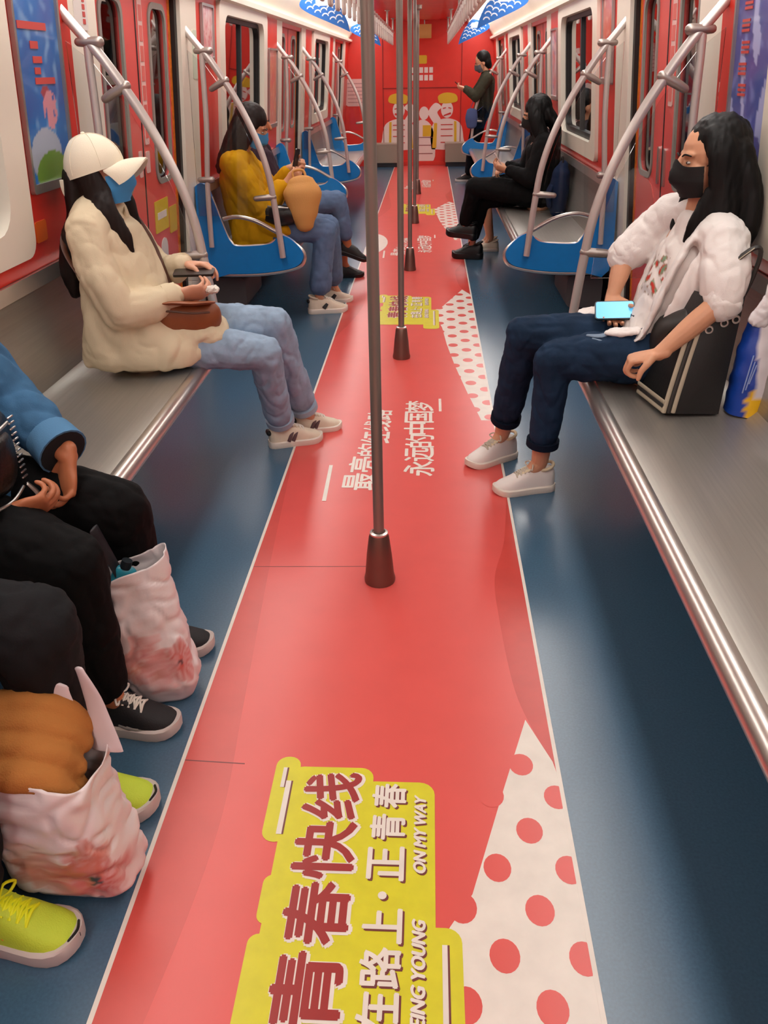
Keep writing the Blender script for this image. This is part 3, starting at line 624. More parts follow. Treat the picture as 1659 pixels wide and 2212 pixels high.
def hand(mb, w, d, nrm, thumb=1, curl=(35, 40, 30), k=1., tcurl=20, spread=3):
    w = Vector(w); d = unit(d); nrm = Vector(nrm); nrm = (nrm-d*nrm.dot(d)).normalized(); t = d.cross(nrm)*thumb
    mb.limb([w-d*.02*k, w+d*.02*k, w+d*.055*k, w+d*.088*k], [(.023*k, .019*k), (.029*k, .017*k), (.039*k, .0145*k), (.037*k, .012*k)], side=t, n=14)
    for i, (o, b, l) in enumerate(((.029, .084, .070), (.0098, .090, .078), (-.0098, .087, .072), (-.0285, .077, .057))):
        p = w+d*b*k+t*o*k; sp = math.radians((1.5-i)*spread); dd = (d*math.cos(sp)+t*math.sin(sp)).normalized(); pts = [p-dd*.012*k, p]; a = 0
        for c, fr in zip(curl, (.45, .31, .26)):
            a += math.radians(c*(1+.06*i)); p = p+(dd*math.cos(a)+nrm*math.sin(a))*l*fr*k; pts.append(p)
        r = (.0088, .0092, .0082, .0075, .0062) if i < 3 else (.0078, .0082, .0072, .0066, .0056)
        mb.limb(pts, [x*k for x in r], n=10, sub=3)
    p = w+d*.022*k+t*.022*k; q = p+(d*.55+t*.75+nrm*.25).normalized()*.030*k; dd = (d*math.cos(math.radians(tcurl))+t*.35+nrm*math.sin(math.radians(tcurl))*.9).normalized()
    mb.limb([p, q, q+dd*.030*k, q+(dd+nrm*.25).normalized()*.054*k], [.015*k, .0125*k, .0100*k, .0078*k], n=10, sub=3)
def person(name, label, c, skin, vox=.005, sc=1.):
    mb = MB(); side = (Vector(c['sh'][0])-Vector(c['sh'][1])).normalized(); P, C, N = Vector(c['P']), Vector(c['C']), Vector(c['N']); H = Vector(c['H']); f, u = c['f'], c['u']
    mb.limb([P+V(0, 0, -.06), P, P*.55+C*.45, C, N], [(.13, .10), (.155, .112), (.122, .092), (.15, .098), (.055, .055)], side=side, n=18)
    mb.limb([N-V(0, 0, .03), N, H-unit(u)*.07], [.062, .052, .050], n=14)
    hd = []
    for i in (0, 1):
        sh, el, wr = map(Vector, (c['sh'][i], c['el'][i], c['wr'][i])); hip, kn, an, toe = map(Vector, (c['hip'][i], c['kn'][i], c['an'][i], c['toe'][i]))
        mb.limb([N*.6+sh*.4-V(0, 0, .02), sh], [.05, .052]); mb.limb([sh, (sh+el)/2, el], [.050, .043, .037]); mb.limb([el, el*.6+wr*.4, wr], [.038, .036, .0235])
        mb.limb([P*.4+hip*.6, hip], [.09, .085]); mb.limb([hip, (hip+kn)/2, kn], [.085, .072, .053]); mb.limb([kn, kn*.65+an*.35, an], [.052, .053, .033]); mb.limb([an-V(0, 0, .01), an*.5+toe*.5-V(0, 0, .035), V(toe.x, toe.y, toe.z-.012)], [.030, .022, .012])
        h = c['hand'][i]; hand(mb, wr, **h)
    L, A = head(mb, H, f, u, c.get('hk', 1.))
    me = remesh(mb, vox, 2); o = link(name, me, skin, None, ang=180); tag(o, label, 'person')
    return o, L, A
def wear(name, mb, m, parent, vox=.008, it=2, wr=.006, wf=12., seed=0., stretch=(1, 1, .7), fine=0., ff=60.):
    return link(name, remesh(mb, vox, it, wr, wf, seed, stretch, fine, ff), m, parent, ang=180)
def eyes(o, L, A, k=1.):
    for s in (-1, 1):
        b = MB(); b.cur = 0; b.ell(L(s*.031, .0765, -.002), (.0105, .0065, .0042), A, 12, 8); b.cur = 1; b.ell(L(s*.031, .0805, -.0015), (.0050, .0035, .0040), A, 10, 6); obj('eye', b, [EYEW, BLACK], o)
        b = MB(); b.limb([L(s*.014, .090, .017), L(s*.032, .088, .023), L(s*.050, .076, .018)], [.0025, .003, .002], n=6, sub=3); obj('eyebrow', b, HAIR, o)
def mask(o, L, A, m, nm='face_mask'):
    mb = MB(); g = []
    for j in range(13):
        ph = -1.0+2.0*j/12; row = []
        for i in range(25):
            th = -1.30+2.6*i/24; w = .074-.014*max(0, -ph); z = -.060+.046*ph*(1+.04*math.cos(th))+.022*max(0, ph)*math.exp(-th*th*10); d = (.090 if ph > .3 else .090-.018*max(0, -ph-.0))+.024*math.exp(-(ph-.25)**2*3)*math.exp(-th*th*6)+.0014*math.sin(ph*16)
            row.append((w*math.sin(th)*1.02, .012+d*math.cos(th)**.8 if math.cos(th) > 0 else .012, z))
        g.append(row)
    vs = [L(*p) for r in g for p in r]; vi = [L(p[0]*.94, p[1]-.004, p[2]) for r in g for p in r]; n = 25; fs = []; M = len(vs)
    for j in range(12):
        for i in range(24):
            a = j*n+i; fs.append([a, a+1, a+n+1, a+n]); fs.append([M+a, M+a+n, M+a+n+1, M+a+1])
    mb.add(vs+vi, fs); mk = obj(nm, mb, m, o)
    for s in (-1, 1):
        b = MB(); b.tube([L(s*.063, .03, -.015), L(s*.074, .0, .0), L(s*.078, -.02, -.005), L(s*.073, -.014, -.04), L(s*.062, .022, -.085)], .0018, n=6, sub=4); obj('ear_loop', b, m, mk)
def shoe(o, heel, toe, up=(0, 0, 1), upper=None, sole=None, lace=None, extra=None, k=1., nm='sneaker', sth=.026, collar=None):
    heel, toe, up = Vector(heel), Vector(toe), unit(up); f = (toe-heel); Ln = f.length; f.normalize(); up = (up-f*up.dot(f)).normalized(); s = up.cross(f); q = Ln/.25*k
    T = (0, .03, .09, .2, .32, .45, .58, .7, .8, .88, .94, .98, 1.); Wd = (.014, .026, .034, .036, .036, .038, .042, .045, .044, .039, .030, .019, .008); Ht = (.075, .092, .100, .098, .098, .095, .084, .066, .056, .050, .043, .034, .022)
    L = lambda x, y, z: heel+f*(x*Ln)+s*(y*q)+up*(z*q)
    up_ = MB(); R = []
    for t, w, h in zip(T, Wd, Ht):
        cx = .012*math.sin(t*3)*0; R.append([L(.015+t*.97, w*math.cos(a)*abs(math.cos(a))**-.35 if abs(math.cos(a)) > 1e-3 else 0, sth*.6+(h-sth*.6)*abs(math.sin(a))**.85) for a in [math.pi*i/16 for i in range(17)]])
    up_.loft(R, cap=True); root = obj(nm, up_, upper, o)
    so = MB(); R = []
    for t, w, h in zip(T, Wd, Ht):
        lift = .012*max(0, (t-.8)/.2)**2; w2 = w*1.10+.002; R.append([L(t*1.0, y, z) for y, z in ((-w2*.94, lift), (w2*.94, lift), (w2, lift+.008), (w2, sth+lift*.7), (w2*.9, sth+.004+lift*.7), (-w2*.9, sth+.004+lift*.7), (-w2, sth+lift*.7), (-w2, lift+.008))])
    so.loft(R); obj('sole', so, sole, root)
    if lace:
        la = MB(); 
        hh = lambda t: np.interp(t, T, Ht); ww = lambda t: np.interp(t, T, Wd)
        for i, t in enumerate((.40, .46, .52, .58, .64)):
            h = float(hh(t)); la.tube([L(t, y*.023, h-.010*abs(y)**2.+.003) for y in (-1, -.5, 0, .5, 1)], .0033*q, n=7, sub=3)
            if i < 4:
                h2 = float(hh(t+.06))
                for g in (-1, 1): la.tube([L(t, g*.021, h-.006), L(t+.03, 0, (h+h2)/2+.005), L(t+.06, -g*.021, h2-.006)], .0028*q, n=6, sub=3)
        h = float(hh(.38))
        for g in (-1, 1): la.tube([L(.40, 0, h+.005), L(.40, g*.02, h+.018), L(.44, g*.038, h+.006), L(.43, g*.02, h+.0), L(.40, 0, h+.005)], .0028*q, n=6, sub=4)
        obj('laces', la, lace, root)
        b = MB(); b.limb([L(.62, 0, float(hh(.62))-.004), L(.5, 0, float(hh(.5))-.002), L(.36, 0, float(hh(.36))+.004), L(.28, 0, .115)], [(.018*q, .004*q), (.022*q, .005*q), (.024*q, .005*q), (.022*q, .005*q)], side=s, n=12); obj('tongue', b, collar or upper, root)
    b = MB(); b.tube([L(.16+.115*math.cos(a), .030*math.sin(a), .098+.010*math.cos(a)*-1) for a in [2*math.pi*i/12 for i in range(13)]], .0065*q, n=8, sub=2); obj('collar', b, collar or upper, root)
    if extra: extra(L, root, q)
    return root
def hair_shell(mb, L, A, k=1., low=0.):
    mb.ell(L(0, -.036, .036), [x*k for x in (.086, .096, .095)], A); mb.ell(L(0, -.060, -.02), [x*k for x in (.080, .062, .09)], A)
def hair_obj(o, mb, m, vox=.006, seed=1.):
    return wear('hair', mb, m, o, vox, 2, .004, 22., seed, (1, 1, .12), .0022, 95.)
# ================= person in cap, left bench =================
COAT = mat('coat_beige', '#d9c9ab', .85, bump=.12, bscale=260); JEANL = mat('jean_light', '#93a9c0', .85, var=.14, scale=22, bump=.15, bscale=400); MASKB = mat('mask_blue', '#3f8fc8', .7)
CAPW = mat('cap_cream', '#e9dfc9', .8, bump=.1, bscale=300); SHOEC = mat('shoe_cream', '#ddd0ba', .6, var=.05); SOLEW = mat('sole_white', '#e6ddd0', .6); LACEW = mat('lace_white', '#e2dbd0', .8)
c = dict(P=(-.965, 3.05, .555), C=(-1.045, 3.06, .93), N=(-1.055, 3.06, 1.02), H=(-1.03, 3.06, 1.145), f=(1, .06, .13), u=(-.13, 0, 1), sh=[(-1.05, 2.905, .965), (-1.04, 3.215, .965)], el=[(-.965, 2.86, .70), (-.945, 3.28, .76)], wr=[(-.775, 2.965, .735), (-.80, 3.19, .795)],
         hip=[(-.93, 2.97, .55), (-.93, 3.14, .55)], kn=[(-.497, 3.07, .475), (-.475, 3.22, .55)], an=[(-.49, 3.262, .115), (-.405, 3.405, .115)], toe=[(-.37, 3.30, .05), (-.31, 3.445, .05)],
         hand=[dict(d=(1, .35, .02), nrm=(-.2, .8, .55), thumb=-1, curl=(35, 40, 25)), dict(d=(1, -.15, .02), nrm=(0, -.25, -1), thumb=-1, curl=(25, 30, 25))])
o, L, A = person('person', 'person in a white cap and beige coat sitting on the left bench', c, SKIN_L, .0042)
eyes(o, L, A); mask(o, L, A, MASKB)
b = MB(); b.limb([c['P'], (-.975, 3.05, .66), (-1.0, 3.055, .80), (-1.04, 3.06, .93), (-1.05, 3.06, 1.0)], [(.19, .15), (.185, .145), (.185, .135), (.185, .12), (.085, .075)], side=(0, 1, 0), n=20)
for i, (m1, m2) in enumerate((((-1.01, 2.86, .82), 1), ((-1.0, 3.27, .85), 1))):
    b.limb([c['sh'][i], m1, c['el'][i]], [.075, .072, .068]); b.limb([c['el'][i], Vector(c['el'][i])*.5+Vector(c['wr'][i])*.5-V(0, 0, .008), Vector(c['wr'][i])-V(.015, 0, 0)], [.068, .060, .045]); b.limb([c['N'], c['sh'][i]], [.07, .076])
b.limb([(-1.0, 3.05, .68), (-.92, 3.05, .625), (-.81, 3.07, .585), (-.70, 3.10, .575)], [(.175, .11), (.175, .095), (.168, .080), (.155, .062)], side=(0, 1, 0), n=20)
b.limb([(-1.09, 2.93, .60), (-1.0, 2.905, .575), (-.88, 2.90, .555), (-.78, 2.92, .545), (-.70, 2.98, .55)], [(.14, .05), (.115, .05), (.09, .045), (.08, .035), (.05, .026)], side=(0, .35, 1), n=18)
b.limb([(-1.03, 2.93, .80), (-1.02, 2.90, .68), (-1.02, 2.895, .55)], [(.09, .05), (.10, .055), (.11, .05)], side=(1, 0, 0), n=18)
coat = wear('coat', b, COAT, o, .007, 2, .011, 9., 2.)
b = MB(); b.limb([(-1.06, 3.03, 1.0), (-1.0, 2.965, 1.0), (-.965, 3.03, .985)], [(.03, .012), (.035, .012), (.028, .01)], side=(0, 0, 1)); b.limb([(-1.06, 3.09, 1.0), (-1.0, 3.155, 1.0), (-.965, 3.085, .985)], [(.03, .012), (.035, .012), (.028, .01)], side=(0, 0, 1)); obj('collar', b, COAT, coat)
for i in (0, 1):
    w = Vector(c['wr'][i]); d = (w-Vector(c['el'][i])).normalized(); b = MB(); b.limb([w-d*.05, w-d*.002], [(.047, .047), (.046, .046)], n=16, sub=2, flat=True); obj('cuff', b, COAT, coat, ang=30)
b = MB()
for i in (0, 1):
    h, k_, a = map(Vector, (c['hip'][i], c['kn'][i], c['an'][i])); b.limb([h, (h+k_)/2+V(0, 0, .008), k_+V(.004, 0, .004)], [.095, .085, .070]); b.limb([k_+V(.004, 0, .004), k_*.55+a*.45, a-(a-k_).normalized()*.055], [.070, .064, .060])
    d = (a-k_).normalized()
jn = wear('jeans', b, JEANL, o, .007, 2, .007, 16., 5.)
for i in (0, 1):
    a, k_ = Vector(c['an'][i]), Vector(c['kn'][i]); d = (a-k_).normalized(); p = a-d*.055; b = MB(); b.limb([p+d*.030, p+d*.058], [.0625, .0625], n=24, sub=2, flat=True); obj('frayed_hem', b, mat('hem_light', '#a3b4c6', .9, bump=.3, bscale=300), jn, ang=30)
for i, (h, t) in enumerate((((-.545, 3.238, .0), (-.318, 3.325, .0)), ((-.455, 3.395, .0), (-.245, 3.462, .0)))):
    def ex(L2, r, q):
        b = MB()
        for t0 in (.34, .42): b.limb([L2(t0, -.041, .030), L2(t0+.05, -.037, .055), L2(t0+.09, -.026, .072)], [(.008, .002)]*3, side=(1, 0, 0), n=8)
        obj('dark_stripe', b, mat('stripe_dark', '#5a3f42', .6), r)
        b = MB(); b.limb([L2(.015, -.012, .07), L2(.015, .012, .07)], [.012, .012]); obj('heel_tab', b, BLACK, r)
    shoe(o, h, t, upper=SHOEC, sole=SOLEW, lace=LACEW, extra=ex, collar=mat('shoe_lining', '#c9b79c', .8))
b = MB(); b.ell(L(0, -.045, -.015), (.074, .062, .085), A)
b.limb([L(-.06, -.06, .03), L(-.07, -.085, -.10), (-1.10, 2.965, .96), (-1.14, 2.94, .84), (-1.15, 2.95, .74)], [(.05, .03), (.055, .035), (.055, .035), (.045, .03), (.02, .015)], side=(1, .4, 0)); b.limb([L(.0, -.085, .0), L(0, -.11, -.12), (-1.15, 3.05, .95), (-1.165, 3.05, .8)], [(.07, .04), (.075, .035), (.07, .03), (.04, .02)], side=(0, 1, 0))
b.limb([L(.072, -.02, .02), L(.075, .0, -.07), (-1.0, 2.955, 1.035), (-.955, 2.955, .95), (-.925, 2.965, .885)], [(.018, .045), (.022, .052), (.03, .055), (.024, .045), (.010, .02)], side=(0, 1, 0)); b.limb([L(-.072, -.02, .02), L(-.075, .0, -.07), (-1.0, 3.165, 1.03), (-.95, 3.155, .95)], [(.018, .045), (.022, .05), (.03, .05), (.012, .02)], side=(0, 1, 0))
hair_obj(o, b, HAIR_B)
b = MB(); R = []                                   # cap dome and brim
for j in range(10):
    ph = math.radians(-6+j*96/9.); R.append([L(.094*math.cos(ph)*math.cos(t), -.010+.108*math.cos(ph)*math.sin(t), .028-.018*math.sin(t)*-1*0+.100*math.sin(ph)-(.030*(1-math.sin(t))/2 if ph < .2 else .030*(1-math.sin(t))/2*max(0, 1-ph))) for t in [2*math.pi*i/32 for i in range(32)]])
b.loft(R); cap = obj('baseball_cap', b, CAPW, o, ang=60)
b = MB(); top = []; bot = []
for i in range(21):
    a = math.radians(-72+144*i/20); 
    for j in range(6):
        s_ = j/5; x = math.sin(a)*(.094+.004*s_)*(1-.12*s_*abs(math.sin(a))); y = .010+math.cos(a)**.7*(.083+.090*s_) if abs(a) < 1.5 else .0; z = .024-.020*math.sin(a)**2-.050*s_*math.sin(a)**2+.010*s_-.014*s_*s_; top.append(L(x, y, z+.003)); bot.append(L(x, y, z-.003))
fs = []; M = len(top)
for i in range(20):
    for j in range(5): q = i*6+j; fs += [[q, q+1, q+7, q+6], [M+q, M+q+6, M+q+7, M+q+1]]
    fs += [[i*6+5, i*6+11, M+i*6+11, M+i*6+5][::-1], [i*6, i*6+6, M+i*6+6, M+i*6]]
b.add(top+bot, fs); obj('brim', b, CAPW, cap, ang=60)
b = MB(); b.limb([L(.050, -.115, -.005), L(.047, -.118, -.045), L(.042, -.105, -.085)], [(.013, .0025)]*3, side=A[1], n=8); obj('strap_end', b, CAPW, cap)
b = MB(); b.ell(L(0, -.016, .130), (.008, .008, .005), A); obj('top_button', b, CAPW, cap)
for q in range(6):
    a = q*math.pi/3+.5; b = MB(); b.tube([L(.0942*math.cos(p)*math.cos(a)*1.004, -.010+.1082*math.cos(p)*math.sin(a)*1.004, .0285+.1002*math.sin(p)*1.004-.030*(1-math.sin(a))/2*max(0, 1-p)) for p in [i*.25 for i in range(7)]], .0012, n=5, sub=2); obj('seam', b, CAPW, cap)
rebase(o)
# brown shoulder bag on the lap, phone, tissue
BRN = mat('leather_brown', '#8a4a24', .5, var=.08, scale=20, bump=.08, bscale=150); BRND = mat('leather_dark', '#4d2917', .55)
t = thing('shoulder_bag', 'brown leather shoulder bag lying on the lap of the cap wearer', 'bag', (0, 0, 0))
b = MB(); b.limb([(-.855, 2.935, .672), (-.80, 2.95, .655), (-.73, 2.985, .64), (-.675, 3.02, .64)], [(.028, .035), (.045, .055), (.05, .062), (.04, .058)], side=(0, 1, 0), n=20); obj('bag_body', b, BRN, t)
b = MB(); b.limb([(-.865, 2.915, .705), (-.79, 2.925, .712), (-.72, 2.955, .703), (-.665, 3.0, .695)], [(.032, .006), (.05, .008), (.054, .008), (.04, .006)], side=(0, 1, -.25), n=16); obj('bag_flap', b, BRN, t)
b = MB(); b.tube([(-.86, 2.905, .690), (-.78, 2.892, .69), (-.71, 2.905, .68), (-.66, 2.95, .672)], .004, n=6); obj('zip_line', b, BRND, t)
b = MB(); b.limb([(-.87, 2.90, .695), (-.95, 2.845, .735), (-1.04, 2.82, .80), (-1.115, 2.86, .89), (-1.15, 2.94, .95), (-1.13, 3.03, 1.0), (-1.02, 3.16, 1.05), (-.93, 3.22, .90), (-.83, 3.1, .72), (-.74, 3.04, .70)], [(.011, .003)]*10, side=(.1, 1, .2), n=8); obj('strap', b, BRND, t)
rebase(t)
PHB = mat('phone_black', '#0e0f10', .3)
def phone(loc, ax, ay, label, scr, w=.036, l=.076, case=PHB):
    ax = unit(ax); ay = Vector(ay); ay = (ay-ax*ay.dot(ax)).normalized(); az = ax.cross(ay); C0 = Vector(loc); t = thing('phone', label, 'phone', (0, 0, 0))
    b = MB(); b.prism(rrect(-l, l, -w, w, .01), lambda u, v, d: C0+ax*u+ay*v+az*d, -.0045, .0045); obj('phone_body', b, case, t, ang=30)
    b = MB(); b.prism(rrect(-l+.004, l-.004, -w+.003, w-.003, .008), lambda u, v, d: C0+ax*u+ay*v+az*d, .0046, .0052); obj('screen', b, scr, t, smooth=False); return rebase(t)
SCRD = mat('screen_dark', '#15181c', .15); SCRB = mat('screen_blue', '#58b4e8', .2, emit=.75)
phone((-.745, 3.11, .782), (.97, .1, .0), (.05, -1, -.12), 'black phone between the hands of the cap wearer', SCRD, w=.036)
b = MB(); b.ell((-.655, 3.005, .742), (.028, .02, .016)); me = remesh(b, .004, 1, .006, 60, 3.); tag(link('tissue', me, LACEW, None), 'crumpled white tissue held in the fingers above the brown bag', 'tissue'); rebase(bpy.data.objects['tissue'])
# ================= person in white jacket, right bench =================
JACW = mat('jacket_white', '#e9e3df', .8, bump=.1, bscale=220); TEEW = mat('tee_white', '#e2dad5', .85, attr=True); JEAND = mat('jean_navy', '#1d3047', .85, var=.25, scale=9, bump=.15, bscale=420); MASKK = mat('mask_black', '#08080a', .7); SHOEW = mat('shoe_white', '#e7e0da', .5)
c = dict(P=(.955, 2.86, .56), C=(1.055, 2.86, .92), N=(1.045, 2.86, 1.03), H=(1.035, 2.85, 1.185), f=(-1, -.10, -.10), u=(-.10, 0, 1), sh=[(1.075, 2.70, .955), (1.0, 3.03, .985)], el=[(1.066, 2.585, .800), (.855, 3.04, .850)], wr=[(.885, 2.55, .640), (.812, 2.968, .724)],
         hip=[(.93, 2.775, .555), (.93, 2.945, .555)], kn=[(.60, 2.815, .535), (.505, 2.945, .585)], an=[(.582, 2.848, .125), (.462, 3.13, .125)], toe=[(.45, 2.82, .05), (.36, 3.065, .05)],
         hand=[dict(d=(-1, .18, -.28), nrm=(-.25, .12, -1), thumb=1, curl=(52, 62, 40), spread=1, tcurl=40), dict(d=(-.10, -.76, -.64), nrm=(-.12, -.62, .76), thumb=-1, curl=(6, 28, 35), tcurl=35)])
o, L, A = person('person', 'person in an open white jacket and black mask sitting on the right bench', c, SKIN, .0034)
eyes(o, L, A); mask(o, L, A, MASKK)
b = MB(); b.limb([(.945, 2.86, .60), (.985, 2.86, .72), (1.03, 2.86, .86), (1.045, 2.86, .97)], [(.155, .115), (.145, .105), (.155, .11), (.10, .08)], side=(0, 1, 0), n=20)
me = remesh(b, .006, 2, .007, 12, 4.)
def tee(p):
    x, y, z = p
    if .76 < z < .89 and 2.78 < y < 2.95 and x < .99:
        a = noise.noise((y*38, z*38, 3)); q = noise.noise((y*50, z*50, 9))
        if a > .18: return lin('#7f9a7c') if q > 0 else lin('#c9433a')
        if a > .05: return lin('#9c7f6a')
    return lin('#e6dfda')
paint(me, tee); link('tee_shirt', me, TEEW, o, ang=180)
b = MB()
b.limb([(1.03, 2.86, .66), (1.085, 2.86, .80), (1.115, 2.86, .93), (1.085, 2.86, 1.015)], [(.175, .05), (.18, .05), (.175, .055), (.09, .05)], side=(0, 1, 0), n=18)
for i, (sg) in enumerate((-1, 1)):
    sh, el, wr = map(Vector, (c['sh'][i], c['el'][i], c['wr'][i])); end = el*.92+sh*.08
    b.limb([sh, (sh+el)/2+V(.005, sg*.012, 0), end], [.074, .076, .066]); b.limb([V(*c['N'])+V(.02, 0, -.02), sh], [.06, .078])
    y = 2.86+sg*.125
    b.limb([(1.03, 2.86+sg*.075, 1.005), (.965, 2.86+sg*.115, .90), (.92, 2.86+sg*.12, .78), (.885, 2.86+sg*(.115), .66), (.855 if sg < 0 else .83, 2.86+sg*(.11 if sg < 0 else .15), .625)], [(.035, .013), (.058, .014), (.060, .014), (.055, .012), (.04, .009)], side=(.35, 1, 0), n=14)
    b.limb([(1.07, 2.86+sg*.16, .93), (1.02, 2.86+sg*.175, .80), (.97, 2.86+sg*.18, .66)], [(.06, .025), (.075, .022), (.07, .018)], side=(1, .1, 0), n=14)
jk = wear('jacket', b, JACW, o, .006, 2, .008, 12., 7.)
b = MB(); b.limb([(.86, 3.02, .655), (.79, 3.06, .645), (.72, 3.08, .632)], [(.05, .012), (.06, .012), (.045, .008)], side=(.2, 1, 0)); wear('jacket_tail', b, JACW, jk, .005, 1, .006, 24, 3)
b = MB(); b.limb([(.86, 2.755, .655), (.81, 2.775, .645), (.765, 2.785, .64)], [(.028, .012), (.034, .014), (.024, .009)], side=(.2, 1, 0)); wear('jacket_hem', b, JACW, jk, .004, 1, .004, 30, 5)
for i in (0, 1):
    el, wr = Vector(c['el'][i]), Vector(c['wr'][i]); sh = Vector(c['sh'][i]); d = (el-sh).normalized(); e = el*.93+sh*.07; b = MB()
    for q in range(3): b.limb([e+d*(-.026+.016*q), e+d*(-.012+.016*q)], [.064-.002*q, .064-.002*q], n=18, sub=2)
    wear('rolled_cuff', b, JACW, jk, .005, 2, .004, 30, i)
b = MB(); 
for yy in (2.80, 2.92): b.limb([(1.005, yy, .995), (.99, yy, .90), (.97, yy, .80)], [(.02, .006)]*3, side=(0, 1, 0), n=8)
b = MB(); b.limb([(.93, 2.78, .655), (.875, 2.81, .67), (.86, 2.86, .672), (.875, 2.92, .67), (.93, 2.95, .655)], [(.014, .006)]*5, side=(0, 0, 1), n=10); obj('belt', b, mat('belt_black', '#171313', .4), o)
b = MB()
for i in (0, 1):
    h, k_, a = map(Vector, (c['hip'][i], c['kn'][i], c['an'][i])); b.limb([h, (h+k_)/2+V(0, 0, .006), k_], [.098, .088, .072]); b.limb([k_, k_*.6+a*.4, a-(a-k_).normalized()*.118], [.070, .063, .058])
b.limb([(.99, 2.86, .60), (.92, 2.86, .625)], [(.165, .10), (.155, .07)], side=(0, 1, 0), n=18)
jn = wear('jeans', b, JEAND, o, .006, 2, .0065, 15., 8.)
for i in (0, 1):
    a, k_ = Vector(c['an'][i]), Vector(c['kn'][i]); d = (a-k_).normalized(); p = a-d*.118; b = MB(); b.limb([p+d*.026, p+d*.052], [.0615, .0615], n=24, sub=2, flat=True); obj('turned_hem', b, mat('hem_navy', '#101a2b', .85), jn, ang=30)
b = MB(); b.limb([(.70, 2.795, .628), (.745, 2.775, .632), (.785, 2.80, .64)], [(.006, .003), (.013, .004), (.004, .002)], side=(0, 1, .2)); b.limb([(.715, 2.77, .624), (.745, 2.757, .62)], [(.004, .002), (.006, .002)], side=(0, 1, .2)); obj('ripped_thread', b, mat('denim_fray', '#7d8fa3', .9), jn)
def ex2(L2, r, q):
    b = MB(); b.limb([L2(.03, -.022, .045), L2(.10, -.037, .05)], [(.010, .002), (.010, .002)], side=(0, 0, 1)); obj('heel_patch', b, mat('patch_grey', '#7d7a78', .5), r)
for h, t in (((.645, 2.862, .0), (.405, 2.808, .0)), ((.523, 3.168, .0), (.313, 3.035, .0))): shoe(o, h, t, upper=SHOEW, sole=SOLEW, lace=mat('lace_greige', '#c4baa9', .8), k=1.02, sth=.024, extra=ex2, collar=mat('shoe_lining_cream', '#d8c9a8', .8))
b = MB(); hair_shell(b, L, A); b.ell(L(0, -.026, .040), (.085, .096, .090), A)
Rr, Ff, Uu = A
for sg in (-1, 1):     # curtains on both sides of the face
    y = -sg*0.
    b.limb([L(sg*.052, .018, .082), L(sg*.081, -.012, .03), L(sg*.087, -.030, -.06), L(sg*.095, -.03, -.15), L(sg*.10, .015, -.235)], [(.018, .03), (.022, .052), (.028, .06), (.03, .055), (.016, .03)], side=Rr, n=14)
    b.limb([L(sg*.05, -.07, .02), L(sg*.07, -.10, -.10), L(sg*.085, -.10, -.20), L(sg*.08, -.09, -.28)], [(.05, .045), (.06, .045), (.06, .04), (.035, .02)], side=Rr, n=14)
b.limb([L(0, -.09, .02), L(0, -.125, -.10), L(0, -.11, -.2), L(0, -.095, -.30)], [(.075, .04), (.085, .038), (.085, .035), (.05, .02)], side=Rr, n=14)
b.limb([L(.085, .0, -.1), L(.088, .045, -.20), L(.06, .075, -.27)], [(.022, .04), (.02, .035), (.008, .012)], side=Rr, n=12); b.limb([L(-.08, .01, -.1), L(-.075, .055, -.18), L(-.055, .085, -.25)], [(.02, .035), (.018, .03), (.008, .012)], side=Rr, n=12)
hair_obj(o, b, HAIR, .0055, 3.)
rebase(o)
phone((.805, 2.885, .690), (-1, .12, -.05), (0, -1, -.85), 'phone with a bright blue screen in the hand over the navy jeans', SCRB, w=.037, l=.068, case=mat('case_teal', '#123238', .35))
# black tote beside the hip and shopping bag behind it
TOTE = mat('tote_black', '#0d0d0e', .55, bump=.1, bscale=120); TRIM = mat('tote_trim', '#b3a892', .6); TOTEG = mat('tote_charcoal', '#2a2725', .5)
t = thing('tote_bag', 'black tote bag with cream striped trim and metal eyelets on the right bench', 'bag', (0, 0, 0))
def tp(x, y, z): return Vector((x, y, z))
BL = [(.915, 2.505), (1.09, 2.505), (1.11, 2.72), (.875, 2.69)]; TL = [(1.0, 2.59), (1.135, 2.59), (1.14, 2.69), (1.0, 2.69)]
def tote_ring(s):
    P = []; bul = .012*math.sin(s*3.1)
    for q in range(4):
        a = Vector((*BL[q], 0)).lerp(Vector((*TL[q], 0)), s**1.15); c_ = Vector((*BL[(q+1) % 4], 0)).lerp(Vector((*TL[(q+1) % 4], 0)), s**1.15)
        for k in range(6):
            p = a.lerp(c_, k/6); nrm = (c_-a).normalized().cross(Vector((0, 0, 1))); P.append(p+nrm*bul*math.sin(k/6*math.pi)+V(0, 0, .452+.36*s-.02*s*(q in (2,))))
    return P
b = MB(); b.loft([tote_ring(s/9) for s in range(10)]); obj('tote_body', b, TOTE, t, ang=50)
def edge(q, s0, s1, n=8, off=0.): return [tote_ring(s0+(s1-s0)*i/n)[q*6] for i in range(n+1)]
for d, m_ in ((0., TRIM), (.016, TOTEG), (.030, TRIM)):
    b = MB(); P = [p+V(-.003+d*1.0, -.005, 0) for p in edge(0, .02, .80)]; b.limb(P, [(.0075, .0035)]*len(P), side=(1, 0, .1), n=8, sub=2); obj('edge_trim', b, m_, t)
    b = MB(); P = [tote_ring(.03)[0].lerp(tote_ring(.03)[18], i/6)+V(-.006, 0, .0+d) for i in range(7)]; b.limb(P, [(.0075, .0035)]*len(P), side=(0, 0, 1), n=8, sub=2); obj('bottom_trim', b, m_, t)
